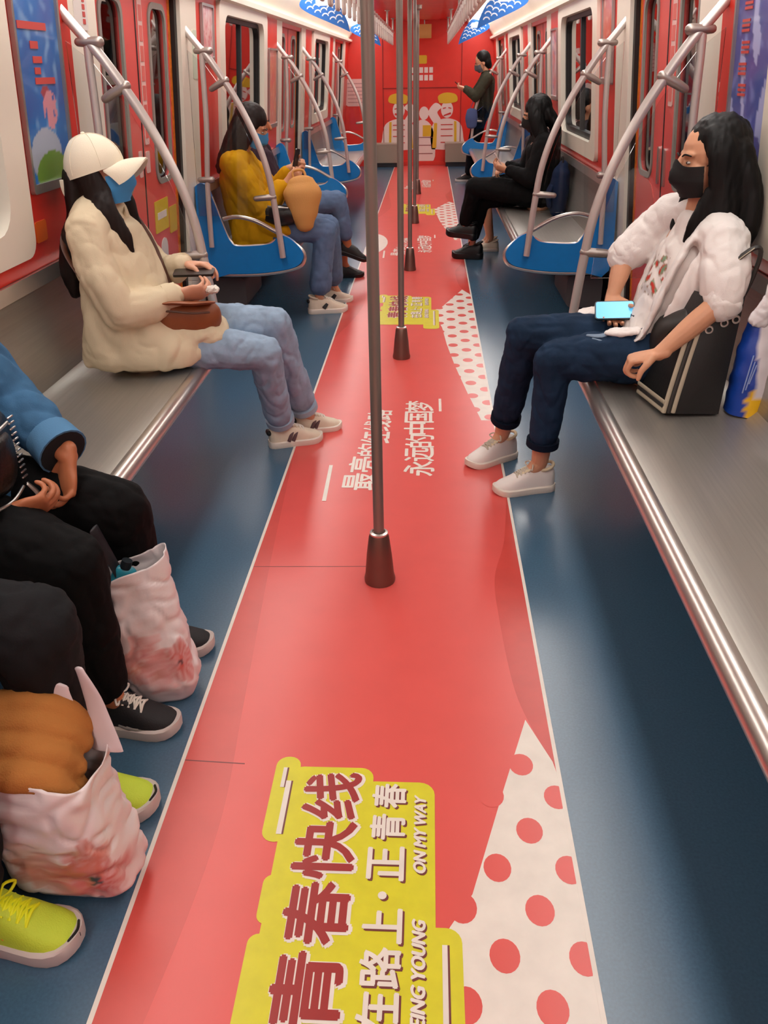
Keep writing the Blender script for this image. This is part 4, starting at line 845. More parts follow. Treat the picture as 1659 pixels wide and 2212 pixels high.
for x, z in ((1.01, .765), (1.075, .735), (1.11, .745), (1.03, .715)):
    s = (z-.452)/.36; y = tote_ring(s)[0].y-.009; b = MB()
    Rg = [[(x+(.0105+.0032*math.cos(p))*math.cos(a), y-.0025*math.sin(p)-.001, z+(.0105+.0032*math.cos(p))*math.sin(a)) for p in [i*math.pi/4 for i in range(8)]] for a in [i*math.pi/8 for i in range(17)]]
    b.loft(Rg, cap=False); obj('eyelet', b, STEELB, t)
for yy, lean in ((2.60, -.01), (2.68, .015)):
    b = MB(); b.limb([(1.02, yy, .80), (1.07, yy+lean, .90), (1.13, yy+lean, .955), (1.155, yy+lean, .945), (1.15, yy, .87), (1.125, yy, .79)], [(.010, .007)]*6, side=(0, 1, 0), n=10); obj('handle', b, TOTEG, t)
b = MB(); b.limb([(1.020, 2.592, .80), (1.070, 2.582, .902), (1.13, 2.582, .957)], [(.003, .002)]*3, side=(0, 1, 0), n=8); obj('handle_trim', b, TRIM, t)
b = MB(); b.limb([(.915, 2.72, .60), (.93, 2.68, .69), (.985, 2.64, .74)], [(.06, .02), (.055, .03), (.04, .02)], side=(0, 1, 0), n=14); obj('front_pocket', b, TOTEG, t)
rebase(t)
BAGB = mat('bag_print_blue', '#103f9c', .4, attr=True)
t = thing('shopping_bag', 'blue white and yellow plastic shopping bag behind the black tote', 'bag', (0, 0, 0))
b = MB(); Rg = []
for j in range(24):
    s = j/23; w = .062*(1-.45*s**3); dpt = .065*(1-.6*s**2); cx = 1.18+.012*s; cy = 2.53+.03*s
    Rg.append([(min(cx+w*math.cos(a), xw(.5)-.01), cy+dpt*math.sin(a)*(abs(math.sin(a))**-.3 if abs(math.sin(a)) > .01 else 1), .455+.31*s) for a in [2*math.pi*i/28 for i in range(28)]])
b.loft(Rg); me = b.mesh('bag'); fixn(me)
def bagc(p):
    x, y, z = p
    if x < 1.175 and z < .74 and y < 2.57: 
        if z < .50+.04*math.sin(x*60) and x > 1.155: return lin('#e6b416')
        return lin('#133f9e')
    if z < .52 and x > 1.165: return lin('#e6b416')
    return lin('#dcd6da')
for v in me.vertices: v.co += Vector((noise.noise(v.co*30), noise.noise(v.co*30+V(5, 0, 0)), 0))*.006
paint(me, bagc); link('bag_body', me, BAGB, t)
b = MB(); b.limb([(1.165, 2.53, .745), (1.19, 2.535, .82), (1.205, 2.54, .86)], [(.035, .015), (.022, .010), (.03, .014)], side=(1, 0, 0)); wear('twisted_handle', b, mat('bag_white', '#e3dfe2', .4), t, .004, 1, .004, 40)
b = MB()
for i, (x, z0, z1) in enumerate(((1.135, .54, .66), (1.143, .55, .64), (1.150, .57, .63))): b.limb([(x, 2.462, z0), (x+.012, 2.464, z1)], [(.0022, .001)]*2, side=(1, 0, 0), n=6)
obj('faded_print', b, mat('bag_lilac', '#8fa4d6', .5), t); rebase(t)
# ================= person in denim jacket, near left =================
DEN = mat('denim_blue', '#3f688c', .85, var=.12, scale=18, bump=.15, bscale=350); PANTK = mat('trouser_black', '#0a0a0b', .8, bump=.08, bscale=200); SHK = mat('shoe_black', '#17161a', .7, bump=.15, bscale=260)
c = dict(P=(-1.0, 1.66, .56), C=(-1.03, 1.66, .93), N=(-1.03, 1.66, 1.03), H=(-.97, 1.66, 1.17), f=(1, .05, -.25), u=(.25, 0, 1), sh=[(-1.03, 1.49, .955), (-1.03, 1.83, .955)], el=[(-.985, 1.43, .66), (-.90, 1.87, .745)], wr=[(-.805, 1.555, .585), (-.715, 1.735, .645)],
         hip=[(-.95, 1.57, .555), (-.95, 1.75, .555)], kn=[(-.67, 1.52, .47), (-.645, 1.77, .475)], an=[(-.635, 1.505, .12), (-.62, 1.81, .12)], toe=[(-.53, 1.505, .05), (-.52, 1.82, .05)],
         hand=[dict(d=(.85, .5, .05), nrm=(-.15, .65, .45), thumb=-1, curl=(30, 50, 35), tcurl=35, spread=1), dict(d=(-.08, -.35, -.95), nrm=(-.55, -.65, .25), thumb=1, curl=(35, 45, 35), spread=1)])
o, L, A = person('person', 'person in a denim jacket and black trousers with folded hands on the left', c, SKIN_T, .0034)
eyes(o, L, A)
b = MB(); b.limb([(-.985, 1.66, .60), (-1.0, 1.66, .74), (-1.03, 1.66, .90), (-1.035, 1.66, 1.0)], [(.19, .15), (.19, .145), (.19, .125), (.09, .08)], side=(0, 1, 0), n=20)
for i in (0, 1):
    sh, el, wr = map(Vector, (c['sh'][i], c['el'][i], c['wr'][i])); e = wr-(wr-el).normalized()*.095
    b.limb([sh, (sh+el)/2, el], [.08, .078, .072]); b.limb([el, (el+e)/2, e], [.072, .064, .056]); b.limb([V(*c['N'])-V(0, 0, .03), sh], [.07, .08])
jk = wear('denim_jacket', b, DEN, o, .006, 2, .009, 12., 11.)
for i in (0, 1):
    el, wr = Vector(c['el'][i]), Vector(c['wr'][i]); d = (wr-el).normalized(); e = wr-d*.030; b = MB(); b.limb([e-d*.05, e-d*.02, e+d*.01], [.060, .062, .064], n=20, sub=3, flat=True); obj('cuff', b, mat('denim_cuff', '#527fa5', .85, bump=.15, bscale=350), jk, ang=30); b = MB(); b.limb([e+d*.009, e+d*.0115], [.059, .059], n=20, sub=1, flat=True); obj('cuff_shade_disc', b, mat('sleeve_shade', '#101318', .9), jk, ang=30)  # near-black disc over each cuff mouth paints the shade inside the sleeve
b = MB()
for i in (0, 1):
    h, k_, a = map(Vector, (c['hip'][i], c['kn'][i], c['an'][i])); b.limb([h, (h+k_)/2+V(0, 0, .01), k_+V(.012, 0, .012)], [.10, .092, .078]); b.limb([k_+V(.012, 0, .012), k_*.6+a*.4+V(.01, 0, 0), a+V(0, 0, .03)], [.078, .066, .056])
wear('trousers', b, PANTK, o, .006, 2, .006, 13., 13.)
SOLEP = mat('sole_pinkish', '#cfc3bd', .6)
def ex3(L2, r, q):
    for i, (a0, z0) in enumerate(((.42, .040), (.50, .036))):
        b = MB(); b.limb([L2(a0, -.041, z0), L2(a0+.10, -.0455, z0-.004), L2(a0+.2, -.044, z0-.006)], [(.004, .0015), (.005, .0015), (.002, .001)], side=(0, 0, 1), n=8); obj('side_flash', b, mat('flash_grey', '#9c9690', .5), r)
shoe(o, (-.705, 1.512, .0), (-.462, 1.500, .0), upper=SHK, sole=SOLEP, lace=LACEW, extra=ex3, k=1.05, sth=.028)
shoe(o, (-.695, 1.80, .0), (-.455, 1.832, .0), upper=SHK, sole=SOLEP, lace=LACEW, k=1.05, sth=.028)
b = MB(); hair_shell(b, L, A); hair_obj(o, b, HAIR, .007, 5.)
rebase(o)
# small black zipped bag on the chest
t = thing('waist_bag', 'black leather waist bag with silver zips against the denim jacket', 'bag', (0, 0, 0)); LEA = mat('leather_black', '#0f0f10', .35, bump=.15, bscale=130)
b = MB(); b.limb([(-.865, 1.49, .70), (-.845, 1.60, .695), (-.86, 1.70, .70)], [(.095, .04), (.10, .05), (.085, .035)], side=(.15, 0, 1), n=20); obj('bag_body', b, LEA, t)
b = MB(); b.limb([(-.812, 1.50, .70), (-.797, 1.58, .69), (-.80, 1.63, .69)], [(.06, .018), (.07, .02), (.065, .016)], side=(.1, 0, 1), n=16); obj('front_pocket', b, LEA, t)
ZIP = mat('zip_silver', '#b9b4ae', .3, metal=.9)
for q in range(12):
    b = MB(); z = .775-.0135*q; b.limb([(-.795, 1.655, z), (-.7945, 1.675, z-.001)], [.0026, .0026], n=8, sub=1); obj('zip_tooth', b, ZIP, t)
b = MB(); b.limb([(-.79, 1.66, .61), (-.775, 1.665, .585), (-.765, 1.66, .565)], [(.006, .003), (.009, .003), (.008, .003)], side=(0, 1, 0), n=10); obj('zip_pull', b, ZIP, t)
b = MB(); b.tube([(-.79, 1.50, .77), (-.782, 1.57, .775), (-.79, 1.64, .772)], .004, n=8); obj('top_zip', b, ZIP, t)
b = MB(); b.tube([(-.79, 1.50, .618), (-.782, 1.57, .61), (-.79, 1.64, .612)], .004, n=8); obj('lower_zip', b, ZIP, t)
b = MB(); b.limb([(-.87, 1.46, .73), (-.95, 1.38, .84), (-1.08, 1.42, 1.01), (-1.12, 1.66, 1.03), (-1.08, 1.88, .92), (-.93, 1.85, .80), (-.86, 1.71, .72)], [(.014, .004)]*7, side=(0, .2, 1), n=8); obj('strap', b, LEA, t)
rebase(t)
# ================= person in charcoal trousers, cut off at the left edge =================
CHAR = mat('trouser_charcoal', '#1f2022', .9, bump=.12, bscale=260); NEON = mat('shoe_neon', '#c6de3c', .65, bump=.2, bscale=330); NEONL = mat('lace_neon', '#ecf71a', .6); TOPG = mat('top_grey', '#3c3e42', .9)
c = dict(P=(-1.0, 1.10, .56), C=(-1.09, 1.10, .93), N=(-1.09, 1.10, 1.03), H=(-1.05, 1.10, 1.18), f=(1, .0, -.12), u=(.12, 0, 1), sh=[(-1.08, .93, .955), (-1.08, 1.27, .955)], el=[(-1.05, .87, .70), (-1.03, 1.33, .70)], wr=[(-.92, .99, .64), (-.90, 1.21, .645)],
         hip=[(-.95, 1.01, .56), (-.95, 1.19, .56)], kn=[(-.69, .95, .53), (-.605, 1.20, .525)], an=[(-.685, .935, .13), (-.635, 1.25, .13)], toe=[(-.56, .945, .05), (-.52, 1.255, .05)],
         hand=[dict(d=(.9, .3, -.15), nrm=(0, .2, -1), thumb=1, curl=(25, 30, 20)), dict(d=(.9, -.3, -.15), nrm=(0, -.2, -1), thumb=-1, curl=(25, 30, 20))])
o, L, A = person('person', 'person in charcoal trousers and neon yellow sneakers, cut off at the left edge', c, SKIN_T, .006)
eyes(o, L, A)
b = MB(); b.limb([(-1.0, 1.10, .58), (-1.04, 1.10, .74), (-1.08, 1.10, .90), (-1.09, 1.10, 1.0)], [(.185, .145), (.185, .14), (.19, .12), (.09, .08)], side=(0, 1, 0), n=20)
for i in (0, 1):
    sh, el, wr = map(Vector, (c['sh'][i], c['el'][i], c['wr'][i])); b.limb([sh, (sh+el)/2, el], [.075, .07, .065]); b.limb([el, wr-(wr-el).normalized()*.03], [.064, .05]); b.limb([V(*c['N'])-V(0, 0, .03), sh], [.07, .075])
wear('jumper', b, TOPG, o, .008, 2, .008, 12., 17.)
b = MB()
for i in (0, 1):
    h, k_, a = map(Vector, (c['hip'][i], c['kn'][i], c['an'][i])); b.limb([h, (h+k_)/2+V(0, 0, .012), k_+V(.012, 0, .012)], [.10, .095, .086]); b.limb([k_+V(.012, 0, .012), k_*.6+a*.4+V(.01, 0, 0), a+V(0, 0, .03)], [.086, .076, .062])
wear('trousers', b, CHAR, o, .006, 2, .006, 13., 19.)
def ex4(L2, r, q):
    b = MB(); b.limb([L2(.955, -.018, .030), L2(.985, 0, .032), L2(.955, .018, .030)], [(.014, .004), (.016, .004), (.014, .004)], side=(0, 0, 1), n=10); obj('toe_guard', b, mat('guard_black', '#15171a', .6), r)
    for i in range(4):
        b = MB(); b.limb([L2(.40+.06*i, -.036, .052-.004*i), L2(.43+.06*i, -.030, .062-.005*i)], [(.004, .0015)]*2, side=(1, 0, 0), n=8); obj('orange_loop', b, mat('loop_orange', '#e08a2c', .6), r)
shoe(o, (-.735, .945, .0), (-.495, .925, .0), upper=NEON, sole=SOLEP, lace=NEONL, extra=ex4, k=1.12, sth=.03)
shoe(o, (-.70, 1.245, .0), (-.445, 1.258, .0), upper=NEON, sole=SOLEP, lace=NEONL, extra=ex4, k=1.08, sth=.03)
b = MB(); hair_shell(b, L, A); hair_obj(o, b, HAIR, .008, 6.)
rebase(o)
# ================= flowered plastic bags on the floor =================
PLAS = mat('plastic_flower', '#ffffff', .3, attr=True, bump=.12, bscale=35, trans=.0); PLASW = mat('plastic_white', '#e4d9dc', .3)
def carrier(name, label, cs, flowers, zt, seed, ripple=.012):
    """cs: list of (s, centre, half width, half depth) levels; open top"""
    t = thing(name, label, 'bag', (0, 0, 0)); n = 72; m = 60; vs = []; fs = []; S_ = [q[0] for q in cs]
    def at(s): return [np.array([np.interp(s, S_, [q[1][k] for q in cs]) for k in range(3)]), np.interp(s, S_, [q[2] for q in cs]), np.interp(s, S_, [q[3] for q in cs]), np.interp(s, S_, [q[4] for q in cs])]
    for j in range(m+1):
        s = j/m; c_, w, d, az = at(s); ca, sa = math.cos(az), math.sin(az)
        for i in range(n):
            a = 2*math.pi*i/n; x = w*math.copysign(abs(math.cos(a))**.55, math.cos(a)); y = d*math.copysign(abs(math.sin(a))**.55, math.sin(a)); p = Vector((c_[0]+x*ca-y*sa, c_[1]+x*sa+y*ca, c_[2]+zt(a)*s**4))
            q = noise.noise(p*11+V(seed, 0, 0)); q2 = noise.noise(p*26+V(0, seed, 0)); q3 = noise.noise(p*17+V(0, 0, seed+4)); k = (ripple*(.5-abs(q)*1.2)+ripple*.3*q2-ripple*.55*max(0, 1-5*abs(q3)))*min(1, s*6+.2); p += Vector((math.cos(a+az), math.sin(a+az), .15))*k; p.z = max(p.z, .003); vs.append(tuple(p))
    for j in range(m):
        for i in range(n): i2 = (i+1) % n; fs.append([j*n+i, j*n+i2, (j+1)*n+i2, (j+1)*n+i])
    fs.append(list(range(n))[::-1]); me = bpy.data.meshes.new('bag'); me.from_pydata(vs, [], fs); 
    def col(p):
        base = np.array(lin('#e6dddd')); v = Vector(p)
        for (fx, fy, fz, r, cc, ck) in flowers:
            dx, dy, dz = p[0]-fx, p[1]-fy, p[2]-fz; d = math.sqrt(dx*dx+dy*dy+dz*dz); a = math.atan2(dz, dx+dy*.5); rr = r*(1+.22*math.sin(a*5+fx*50)+.15*noise.noise(v*40))
            if d < rr:
                k = d/rr; g = np.array(lin(ck)) if k < .2 else np.array(lin(cc)); w = .95 if k < .2 else (.95-.45*k+.15*math.sin(a*15))
                base = base*(1-w)+g*w
        nz = noise.noise(v*9+V(seed, 3, 1))
        if nz > .1 and p[2] < .22: base = base*(1-.5*min(1, nz))+np.array(lin('#dda9a2'))*.5*min(1, nz)
        return base
    paint(me, col); ob = link('bag_body', me, PLAS, t, ang=180); md = ob.modifiers.new('s', 'SOLIDIFY'); md.thickness = .0015; md.offset = -1
    return t
t = carrier('plastic_bag', 'white plastic bag printed with pink flowers between the black trousers', [(0, (-.545, 1.645, .004), .075, .055, .25), (.15, (-.545, 1.65, .06), .095, .075, .25), (.5, (-.565, 1.665, .19), .088, .065, .3), (.8, (-.582, 1.68, .31), .082, .05, .35), (1, (-.585, 1.68, .375), .085, .04, .35)],
    [(-.475, 1.60, .13, .055, '#c8544c', '#4a1a22'), (-.60, 1.585, .125, .045, '#cf7a63', '#5c2420'), (-.53, 1.59, .10, .05, '#dba0a0', '#c98a80'), (-.56, 1.60, .16, .05, '#d98f8a', '#cc7777')], lambda a: .035*math.cos(a), 3.)
b = MB(); b.limb([(-.615, 1.66, .36), (-.63, 1.65, .43), (-.645, 1.64, .50)], [(.016, .004)]*3, side=(.3, 1, 0), n=8); obj('bag_handle', b, mat('strap_dark', '#1a1c22', .5), t)
rebase(t)
b = MB(); b.limb([(-.625, 1.66, .30), (-.60, 1.665, .365)], [(.035, .02), (.03, .016)], side=(1, .3, 0)); o = tag(link('water_bottle', remesh(b, .004, 1), mat('bottle_teal', '#2f93a8', .3), None), 'teal bottle top showing in the flowered plastic bag by black trousers', 'bottle'); b = MB(); b.limb([(-.598, 1.665, .375), (-.59, 1.667, .395)], [.014, .013], n=14, sub=1, flat=True); obj('bottle_cap', b, mat('cap_dark', '#20262b', .5), o); rebase(o)
t = carrier('plastic_bag', 'white plastic bag with red flowers holding a tan coat, beside neon sneakers', [(0, (-.55, 1.085, .004), .105, .06, -.08), (.12, (-.545, 1.075, .05), .125, .082, -.08), (.5, (-.56, 1.075, .16), .115, .085, -.08), (.85, (-.575, 1.075, .27), .110, .085, -.08), (1, (-.575, 1.08, .32), .118, .08, -.06)],
    [(-.475, .995, .10, .06, '#bf4a42', '#23343a'), (-.545, .99, .105, .06, '#c96a66', '#b8555a'), (-.60, .99, .11, .045, '#c78f80', '#8d5a40'), (-.49, 1.0, .155, .045, '#c97460', '#b9604a'), (-.67, 1.03, .22, .05, '#b8604e', '#8a3c30')], lambda a: .02*math.sin(a*2)-.02*math.sin(a), 9., .014)
b = MB(); b.limb([(-.462, 1.12, .31), (-.48, 1.15, .40), (-.50, 1.16, .475)], [(.045, .004), (.028, .004), (.012, .004)], side=(.8, -.4, 0), n=12, sub=6); obj('bag_handle', b, PLASW, t)
b = MB(); b.limb([(-.57, 1.145, .32), (-.56, 1.15, .39), (-.545, 1.155, .44)], [(.05, .004), (.04, .004), (.02, .004)], side=(1, 0, 0), n=12, sub=6); obj('back_handle', b, PLASW, t)
rebase(t)
TAN = mat('coat_tan', '#b5793f', .9, bump=.25, bscale=300)
b = MB()
for y, z, r in ((1.025, .330, .034), (1.068, .356, .034), (1.108, .380, .034), (1.135, .40, .03), (1.06, .30, .04)): b.limb([(-.67, y-.005, z+.012), (-.59, y, z+.01), (-.535, y+.005, z-.012), (-.505, y+.01, z-.05)], [(r, r*.8), (r, r*.85), (r*.9, r*.8), (r*.6, r*.6)], side=(0, 1, 0), n=14)
o = tag(link('folded_coat', remesh(b, .005, 2, .003, 14, 4.), TAN, None, ang=180), 'tan folded coat bulging out of the plastic bag at the left edge', 'coat'); rebase(o)
b = MB(); b.limb([(-.64, 1.17, .38), (-.62, 1.175, .43), (-.615, 1.175, .45)], [(.04, .03), (.036, .028), (.02, .015)], side=(1, 0, 0)); o = tag(link('bottle', remesh(b, .004, 2), mat('bottle_grey', '#8d8488', .25), None), 'grey rounded bottle top behind the tan coat at the left edge', 'bottle'); b = MB(); b.limb([(-.617, 1.175, .458), (-.614, 1.175, .474)], [.017, .016], n=14, sub=1, flat=True); obj('bottle_cap', b, mat('cap_grey', '#6d6668', .5), o); rebase(o)
# ================= mustard coat, beyond the left doors =================
MUS = mat('coat_mustard', '#c9950f', .85, bump=.1, bscale=200); JEANM = mat('jean_mid', '#5f7595', .85, var=.12, scale=20)
c = dict(P=(-1.0, 5.55, .56), C=(-1.075, 5.56, .91), N=(-1.055, 5.56, 1.01), H=(-.965, 5.58, 1.15), f=(1, .05, -.50), u=(.5, 0, 1), sh=[(-1.07, 5.41, .94), (-1.06, 5.71, .94)], el=[(-.91, 5.40, .68), (-.89, 5.71, .72)], wr=[(-.755, 5.47, .83), (-.745, 5.62, .90)],
         hip=[(-.95, 5.47, .55), (-.95, 5.64, .55)], kn=[(-.52, 5.48, .535), (-.52, 5.66, .53)], an=[(-.585, 5.48, .12), (-.52, 5.77, .12)], toe=[(-.47, 5.51, .05), (-.43, 5.78, .05)],
         hand=[dict(d=(.75, .2, .6), nrm=(.3, .6, .5), thumb=-1, curl=(40, 40, 30)), dict(d=(.9, -.25, .1), nrm=(0, -.9, .3), thumb=-1, curl=(45, 45, 30))])
o, L, A = person('person', 'person in a mustard coat bent over a phone on the left bench', c, SKIN, .006)
eyes(o, L, A); mask(o, L, A, MASKB)
b = MB(); b.limb([(-.985, 5.555, .50), (-1.02, 5.555, .70), (-1.065, 5.56, .86), (-1.065, 5.56, .985)], [(.20, .17), (.19, .155), (.185, .135), (.085, .075)], side=(0, 1, 0), n=20)
for i in (0, 1):
    sh, el, wr = map(Vector, (c['sh'][i], c['el'][i], c['wr'][i])); e = wr*.8+el*.2; b.limb([sh, (sh+el)/2, el], [.08, .08, .074]); b.limb([el, e], [.074, .055]); b.limb([V(*c['N'])-V(0, 0, .03), sh], [.07, .08])
b.limb([(-.98, 5.48, .60), (-.86, 5.465, .575), (-.76, 5.47, .56)], [(.11, .08), (.11, .075), (.10, .05)], side=(0, 1, 0), n=16); b.limb([(-1.02, 5.42, .62), (-1.0, 5.40, .54), (-.99, 5.385, .475)], [(.11, .05), (.13, .04), (.14, .02)], side=(1, 0, 0), n=14)
wear('coat', b, MUS, o, .008, 2, .012, 9., 21.)
def jeans_for(c, m, o, seed, r=(.10, .09, .074, .066, .058), lift=.05):
    b = MB()
    for i in (0, 1):
        h, k_, a = map(Vector, (c['hip'][i], c['kn'][i], c['an'][i])); b.limb([h, (h+k_)/2+V(0, 0, .01), k_], [r[0], r[1], r[2]]); b.limb([k_, k_*.6+a*.4, a+(k_-a).normalized()*lift], [r[2], r[3], r[4]])
    return wear('trousers', b, m, o, .008, 2, .006, 14., seed)
jeans_for(c, JEANM, o, 23, (.10, .09, .075, .07, .076), .07)
def ex5(L2, r, q):
    b = MB(); b.limb([L2(.38, -.041, .035), L2(.46, -.034, .062)], [(.014, .002)]*2, side=(1, 0, 0), n=8); obj('dark_patch', b, mat('patch_black', '#1c1a1c', .6), r); b = MB(); b.limb([L2(.02, -.012, .075), L2(.02, .012, .075)], [.012, .012]); obj('heel_tab', b, BLACK, r)
shoe(o, (-.665, 5.462, .0), (-.400, 5.525, .0), upper=SHOEC, sole=SOLEW, lace=LACEW, extra=ex5); shoe(o, (-.62, 5.755, .0), (-.385, 5.79, .0), upper=SHOEC, sole=SOLEW, lace=LACEW, extra=ex5)
b = MB(); hair_shell(b, L, A); b.ell(L(0, -.020, .042), (.086, .099, .092), A)
for sg in (-1, 1): b.limb([L(sg*.06, -.0, .06), L(sg*.084, -.01, -.02), L(sg*.09, -.02, -.11), L(sg*.10, -.06, -.22), L(sg*.10, -.10, -.30)], [(.02, .03), (.026, .05), (.03, .055), (.03, .05), (.012, .02)], side=A[0], n=12)
b.limb([L(0, -.08, .0), (-1.10, 5.55, 1.07), (-1.15, 5.52, .97), (-1.18, 5.50, .90)], [(.08, .05), (.10, .045), (.09, .04), (.04, .02)], side=(0, 1, 0), n=14)
hair_obj(o, b, HAIR_B, .007, 8.); rebase(o)
phone((-.70, 5.56, .945), (.25, .1, 1), (.2, 1, 0), 'phone held up by the person in the mustard coat', SCRD)
t = thing('tan_bag', 'tan soft rounded bag standing on the lap over blue jeans', 'bag', (0, 0, 0)); TANB = mat('bag_tan', '#c9924f', .7, bump=.1, bscale=100)
b = MB(); b.limb([(-.64, 5.38, .595), (-.645, 5.385, .67), (-.645, 5.39, .775), (-.65, 5.40, .84)], [(.06, .05), (.095, .065), (.122, .07), (.085, .04)], side=(1, .1, 0), n=20); obj('bag_body', b, TANB, t); b = MB(); b.limb([(-.70, 5.42, .86), (-.70, 5.43, .90), (-.64, 5.43, .905), (-.62, 5.42, .86)], [.008]*4, n=8); obj('bag_handle', b, TANB, t); rebase(t)
t = thing('black_bag', 'small black bag on the hip of the mustard coat', 'bag', (0, 0, 0)); b = MB(); b.limb([(-.87, 5.36, .66), (-.79, 5.35, .65), (-.72, 5.37, .645)], [(.03, .05), (.04, .065), (.035, .055)], side=(0, 1, 0), n=16); obj('bag_body', b, LEA, t); b = MB(); b.tube([(-.86, 5.33, .71), (-.79, 5.305, .705), (-.73, 5.32, .70)], .005, n=8); obj('bag_zip', b, ZIP, t); rebase(t)
# ================= person behind the mustard coat =================
DKC = mat('top_plum', '#3a2a34', .9)
c = dict(P=(-1.02, 6.35, .56), C=(-1.11, 6.36, .91), N=(-1.11, 6.36, 1.0), H=(-1.09, 6.36, 1.13), f=(1, 0, -.1), u=(.1, 0, 1), sh=[(-1.10, 6.20, .93), (-1.10, 6.52, .93)], el=[(-1.0, 6.16, .69), (-1.0, 6.56, .69)], wr=[(-.78, 6.26, .65), (-.78, 6.45, .65)],
         hip=[(-.95, 6.27, .55), (-.95, 6.44, .55)], kn=[(-.53, 6.36, .60), (-.53, 6.50, .52)], an=[(-.47, 6.42, .26), (-.52, 6.55, .12)], toe=[(-.36, 6.43, .19), (-.42, 6.56, .05)],
         hand=[dict(d=(.9, .2, -.1), nrm=(0, .1, -1), thumb=1), dict(d=(.9, -.2, -.1), nrm=(0, -.1, -1), thumb=-1)])
o, L, A = person('person', 'person half hidden behind the mustard coat, bare ankle and black shoe showing', c, SKIN_T, .007)
eyes(o, L, A)
def top_for(c, m, o, seed, nm='top', r=.068, bottom=.56):
    P, C, N = map(Vector, (c['P'], c['C'], c['N'])); b = MB(); b.limb([P, P*.6+C*.4, C, N-V(0, 0, .02)], [(.175, .135), (.165, .125), (.175, .12), (.08, .07)], side=(Vector(c['sh'][0])-Vector(c['sh'][1])), n=18)
    for i in (0, 1):
        sh, el, wr = map(Vector, (c['sh'][i], c['el'][i], c['wr'][i])); b.limb([sh, (sh+el)/2, el], [r+.006, r, r-.006]); b.limb([el, wr-(wr-el).normalized()*.02], [r-.006, .046]); b.limb([N-V(0, 0, .03), sh], [.065, r+.006])
    return wear(nm, b, m, o, .009, 2, .008, 12., seed)
top_for(c, DKC, o, 31); jeans_for(c, JEANM, o, 33, lift=.10)
BOOTK = mat('boot_black', '#0c0c0d', .45)
shoe(o, (-.55, 6.41, .22), (-.33, 6.44, .135), up=(.3, 0, 1), upper=BOOTK, sole=BOOTK, lace=None, nm='shoe'); shoe(o, (-.60, 6.54, 0), (-.36, 6.57, 0), upper=BOOTK, sole=BOOTK, nm='shoe')
b = MB(); hair_shell(b, L, A); hair_obj(o, b, HAIR, .008, 9.); rebase(o)
# ================= person in black, right bench =================
BLKT = mat('cloth_black', '#0b0b0c', .8)
c = dict(P=(1.02, 6.95, .56), C=(1.03, 6.95, .90), N=(1.01, 6.95, .99), H=(.965, 6.95, 1.13), f=(-1, -.02, -.28), u=(-.28, 0, 1), sh=[(1.03, 6.79, .93), (1.02, 7.10, .93)], el=[(.93, 6.75, .69), (.92, 7.13, .70)], wr=[(.765, 6.86, .745), (.765, 7.04, .75)],
         hip=[(.95, 6.87, .56), (.95, 7.04, .55)], kn=[(.515, 6.93, .615), (.58, 7.07, .50)], an=[(.44, 7.06, .27), (.52, 7.24, .13)], toe=[(.34, 7.10, .24), (.43, 7.26, .05)],
         hand=[dict(d=(-.9, .2, .2), nrm=(.0, .6, .7), thumb=1, curl=(35, 40, 30)), dict(d=(-.9, -.2, .2), nrm=(0, -.6, .7), thumb=-1, curl=(35, 40, 30))])
o, L, A = person('person', 'person dressed in black with long black hair and crossed legs on the right bench', c, SKIN, .007)
eyes(o, L, A); mask(o, L, A, MASKK)
top_for(c, BLKT, o, 41, 'jacket', .076); jeans_for(c, BLKT, o, 43, (.10, .09, .076, .064, .056), .09)
shoe(o, (.545, 7.02, .20), (.295, 7.10, .225), up=(-.2, 0, 1), upper=BOOTK, sole=BOOTK, lace=mat('lace_black', '#1c1c1e', .7), nm='boot', k=1.15, sth=.034); shoe(o, (.62, 7.22, 0), (.355, 7.285, 0), upper=BOOTK, sole=BOOTK, lace=mat('lace_black', '#1c1c1e', .7), nm='boot', k=1.2, sth=.034)
b = MB(); hair_shell(b, L, A); b.ell(L(0, -.020, .042), (.086, .099, .092), A)
for sg in (-1, 1): b.limb([L(sg*.055, .02, .07), L(sg*.086, .02, -.01), L(sg*.09, .01, -.11), L(sg*.10, -.02, -.24), L(sg*.10, -.05, -.38)], [(.02, .04), (.026, .06), (.03, .06), (.03, .055), (.015, .03)], side=A[0], n=12)
b.limb([L(0, -.08, .0), L(0, -.12, -.14), (1.13, 6.95, .86), (1.17, 6.94, .72)], [(.085, .05), (.10, .045), (.10, .04), (.05, .025)], side=(0, 1, 0), n=14)
hair_obj(o, b, HAIR, .008, 12.); rebase(o)
phone((.70, 6.93, .80), (-.5, 0, .75), (0, 1, 0), 'phone in the hands of the person dressed in black', SCRD, case=mat('case_pale', '#c9b6ae', .4))
t = thing('navy_backpack', 'dark navy backpack leaning on the bench back beside the black clothes', 'bag', (0, 0, 0)); NV = mat('cloth_navy', '#101f3c', .8)
b = MB(); b.limb([(1.13, 6.60, .49), (1.13, 6.60, .62), (1.14, 6.61, .74), (1.15, 6.61, .80)], [(.06, .10), (.075, .12), (.065, .11), (.035, .06)], side=(1, 0, 0), n=18); obj('bag_body', b, NV, t); b = MB(); b.limb([(1.065, 6.59, .52), (1.055, 6.59, .60), (1.07, 6.59, .66)], [(.018, .07), (.024, .08), (.016, .07)], side=(1, 0, 0), n=14); obj('front_pocket', b, NV, t); b = MB(); b.tube([(1.14, 6.57, .80), (1.14, 6.58, .85), (1.14, 6.63, .85), (1.14, 6.64, .80)], .007, n=8); obj('handle', b, BLKT, t); rebase(t)
